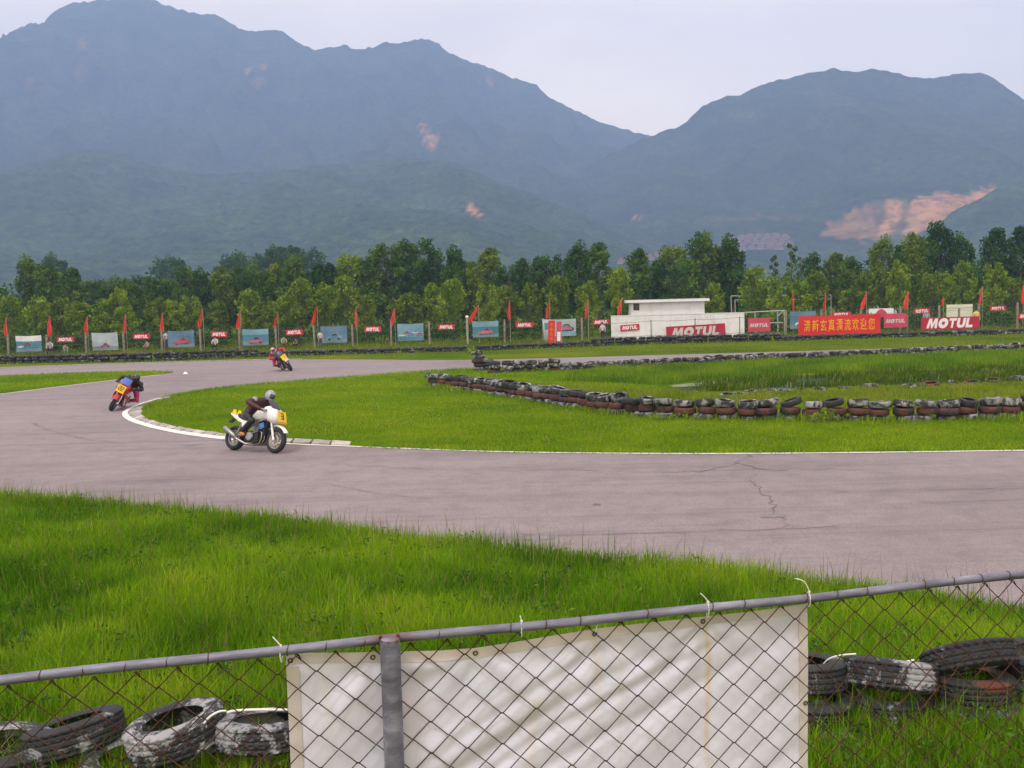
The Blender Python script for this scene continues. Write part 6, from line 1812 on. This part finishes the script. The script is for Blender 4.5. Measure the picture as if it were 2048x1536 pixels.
spectator(640, 661, 83.0, 'stand', CL['white'], CL['denim'], 'person in white standing by the fifth picture banner', -60)
spectator(1205, 645, 82.0, 'stand', CL['white'], CL['dark'], 'person in white with dark trousers standing left of the white wall', -100)
spectator(1853, 617, 86.5, 'stand', CL['blue'], CL['denim'], 'person in pale blue behind the small sign above the crimson board')
spectator(1953, 617, 84.2, 'stand', CL['yellow'], CL['dark'], 'person in yellow standing right of the blank cream board')
# small white marker on the track
p = gp(371, 748)
t = empty('track_marker', (p.x, p.y, 0.006), label='small white round marker lying on the track beyond the grass island', cat='marker')
MB().lathe([(0.0, 0.12), (0.04, 0.115), (0.085, 0.08), (0.11, 0.03), (0.13, 0.012), (0.13, 0.0)], 18).build('dome', M_prt, t, 'all')
MB().lathe([(0.13, 0.0), (0.17, 0.0), (0.17, 0.01), (0.13, 0.012)], 18, None, True).build('base', M_prg, t)
# ------------------------------------------------------------------ pond, rushes and weeds of the infield
def m_water():
    m, n, l, b = new_mat('pond_water')
    b.inputs['Base Color'].default_value = (0.022, 0.032, 0.010, 1)
    setp(b, 0.10, 0, 0.4)
    t = noise_node(n, l, 3.0, 4, 0.6, 'World', mapscale=(1, 3, 1))
    bump(n, l, b, t.outputs['Fac'], 0.10, 0.02)
    return m
sheet('pond', pond_w, 0.022, m_water())
M_scum = plain('pond_scum', (0.17, 0.19, 0.09), 0.9, var=0.4, scale=2)
SCUM = [gp(*p) for p in [(1338, 772), (1380, 768), (1430, 763), (1474, 760), (1480, 763), (1440, 769), (1390, 774), (1345, 776)]]
scum = sheet('scum', SCUM, 0.030, M_scum); props(scum, 'pale scum floating at the left end of the pond', 'scum', kind='stuff')
def near_path(path, n, spread, seed):
    g = np.random.default_rng(seed)
    P = np.array([(p.x, p.y) for p in path])
    i = g.integers(0, len(P) - 1, n); f = g.random(n)[:, None]
    q = P[i] * (1 - f) + P[i + 1] * f + g.normal(0, spread, (n, 2))
    return q[:, 0], q[:, 1]
# tall bank behind the pond
bank_poly = [gp(*p) for p in [(1130, 762), (1250, 768), (1330, 772), (1390, 762), (1480, 757), (1560, 751), (1700, 746), (1850, 740), (2048, 731), (2300, 722), (2300, 704), (2048, 707), (1850, 714), (1600, 726), (1400, 734), (1250, 742), (1150, 750)]]
x, y = scatter(bank_poly, 42000, None, 41)
hb = (0.34 + 0.12 * patchy(x, y, 3.0)) * rng.uniform(0.5, 1.3, len(x))
blades('rushes', x, y, 0.0, np.maximum(hb, 0.1), 0.022, M_blade, [(0.040, 0.10, 0.006), (0.065, 0.14, 0.007), (0.10, 0.18, 0.008), (0.15, 0.215, 0.012)], 0.3, 2, 3.0, 42, bright=1.6, label='tall green rushes on the bank behind the pond')
x, y = scatter(pond_w, 15000, lambda x, y: np.clip(0.42 + 0.9 * patchy(x, y, 2.5), 0, 1), 50)
blades('water_plants', x, y, 0.0, np.random.default_rng(50).uniform(0.06, 0.30, len(x)), 0.03, M_blade, [(0.035, 0.075, 0.006), (0.06, 0.11, 0.008), (0.10, 0.15, 0.010)], 0.5, 2, 2.0, 50, bright=1.2, label='water plants standing in the shallow pond')
# patchy marsh grass between pond and near wall
marsh_poly = [gp(*p) for p in [(1000, 772), (1150, 775), (1330, 783), (1450, 788), (1600, 783), (1750, 777), (1900, 772), (2048, 768), (2300, 760), (2300, 808), (2048, 815), (1850, 822), (1540, 820), (1370, 818), (1220, 806), (1100, 790)]]
x, y = scatter(marsh_poly, 30000, None, 43)
hb = (0.17 + 0.08 * patchy(x, y, 1.8)) * rng.uniform(0.5, 1.4, len(x))
blades('marsh_grass', x, y, 0.0, np.maximum(hb, 0.05), 0.018, M_blade, [(0.085, 0.13, 0.010), (0.12, 0.175, 0.010), (0.165, 0.20, 0.016), (0.20, 0.20, 0.03)], 0.4, 2, 2.0, 44, bright=1.5, label='pale uneven marsh grass between the pond and the near tyre wall')
# weeds rooted along the feet of the tyre walls
for nm, pth, n, sp, hmin, hmax, sd, lb in [('wall_weeds', w1, 9000, 0.30, 0.10, 0.30, 45, 'weeds and long grass along the foot of the near infield wall'), ('wall_weeds', w2, 7000, 0.30, 0.10, 0.26, 46, 'weeds along the foot of the farther infield wall'), ('wall_weeds', w3, 6000, 0.35, 0.08, 0.25, 47, 'weeds along the foot of the far track-side tyre wall')]:
    x, y = near_path(pth, n, sp, sd)
    y = y - 0.18
    h_ = np.random.default_rng(sd).uniform(hmin, hmax, n) * np.clip(0.7 + 0.6 * patchy(x, y, 2.0), 0.35, 1.5)
    blades(nm, x, y, 0.0, h_, 0.014 + 0.0003 * y, M_blade, PAL_LAWN, 0.4, 2, 2.0, sd, bright=1.5, label=lb)
# leafy weed clump against the near wall
a0 = gp(1655, 846)
t = empty('weed_clump', a0, label='leafy bright green weed clump against the near infield wall', cat='plant')
cs = [(random.gauss(0, 0.22), random.gauss(0, 0.10), random.uniform(0.08, 0.38)) for _ in range(26)]
link('leaves', leaf_mesh('weed_leaves', cs, [(0.09, 0.08, 0.08)] * 26, 16, 0.07, 51, LEAF['bright'], 0.0), t)
for c in cs[:10]: MB().tube([(c[0] * 0.3, c[1] * 0.3, 0), (c[0] * 0.7, c[1] * 0.7, c[2] * 0.6), c], [0.006, 0.005, 0.003], 5).build('stem', M_bark, t)
a0 = gp(1330, 842)
t = empty('weed_clump', a0, label='small leafy weed clump under the dip of the near infield wall', cat='plant')
cs = [(random.gauss(0, 0.30), random.gauss(0, 0.10), random.uniform(0.05, 0.22)) for _ in range(22)]
link('leaves', leaf_mesh('weed_leaves', cs, [(0.09, 0.08, 0.07)] * 22, 14, 0.06, 52, LEAF['bright'], 0.0), t)
for c in cs[:8]: MB().tube([(c[0] * 0.5, c[1] * 0.5, 0), c], [0.006, 0.003], 5).build('stem', M_bark, t)
# ragged grass lips over the asphalt edges
lip = [p for p in infield_w]
x, y = near_path(lip, 16000, 0.10, 48)
KP = np.array([(p.x, p.y) for p in kp[:-1]]); KW = np.array(kw)
dd = np.hypot(x[:, None] - KP[None, :, 0], y[:, None] - KP[None, :, 1]); ki = dd.argmin(1)
k = (y < 60) & (dd.min(1) > np.minimum(KW[ki] + 0.02, 9)); x, y = x[k], y[k]
blades('edge_grass', x, y, 0.008, np.random.default_rng(48).uniform(0.05, 0.17, len(x)), 0.010 + 0.0005 * y, M_blade, PAL_LAWN, 0.5, 1, 1.5, 49, bright=1.6, label='ragged grass creeping over the edge of the asphalt')
# long stalks standing between the near tyres
g = np.random.default_rng(61)
x = g.uniform(-5, 5, 9000); y = 6.9 + 0.18 * x * 0.5 + g.normal(0, 0.45, 9000)
k = (y > 5.6) & (y < 8.5); x, y = x[k], y[k]
blades('verge_grass', x, y, bank(x, y) - 0.01, g.uniform(0.15, 0.5, len(x)), 0.0065, M_blade, PAL_LONG, 0.45, 2, 1.0, 62, bright=1.6, label='long stalks growing up between the near tyres')
# broad-leaved weeds dotted through the verge
g = np.random.default_rng(71)
cs, rs = [], []
while len(cs) < 420:
    y_ = 6 + 14 * g.random(); x_ = g.uniform(-0.55, 0.55) * y_
    if y_ > edge_y(x_) - 0.2: continue
    s_ = g.uniform(0.05, 0.13)
    cs.append((x_, y_, float(bank(x_, y_)) + g.uniform(0.06, 0.26))); rs.append((s_ * 1.3, s_ * 1.3, s_))
o = link('verge_weeds', leaf_mesh('verge_weeds', cs, rs, 22, 0.048, 72, LEAF['mid'], 0.1))
props(o, 'broad-leaved weeds dotted through the near verge grass', 'weeds', kind='stuff')
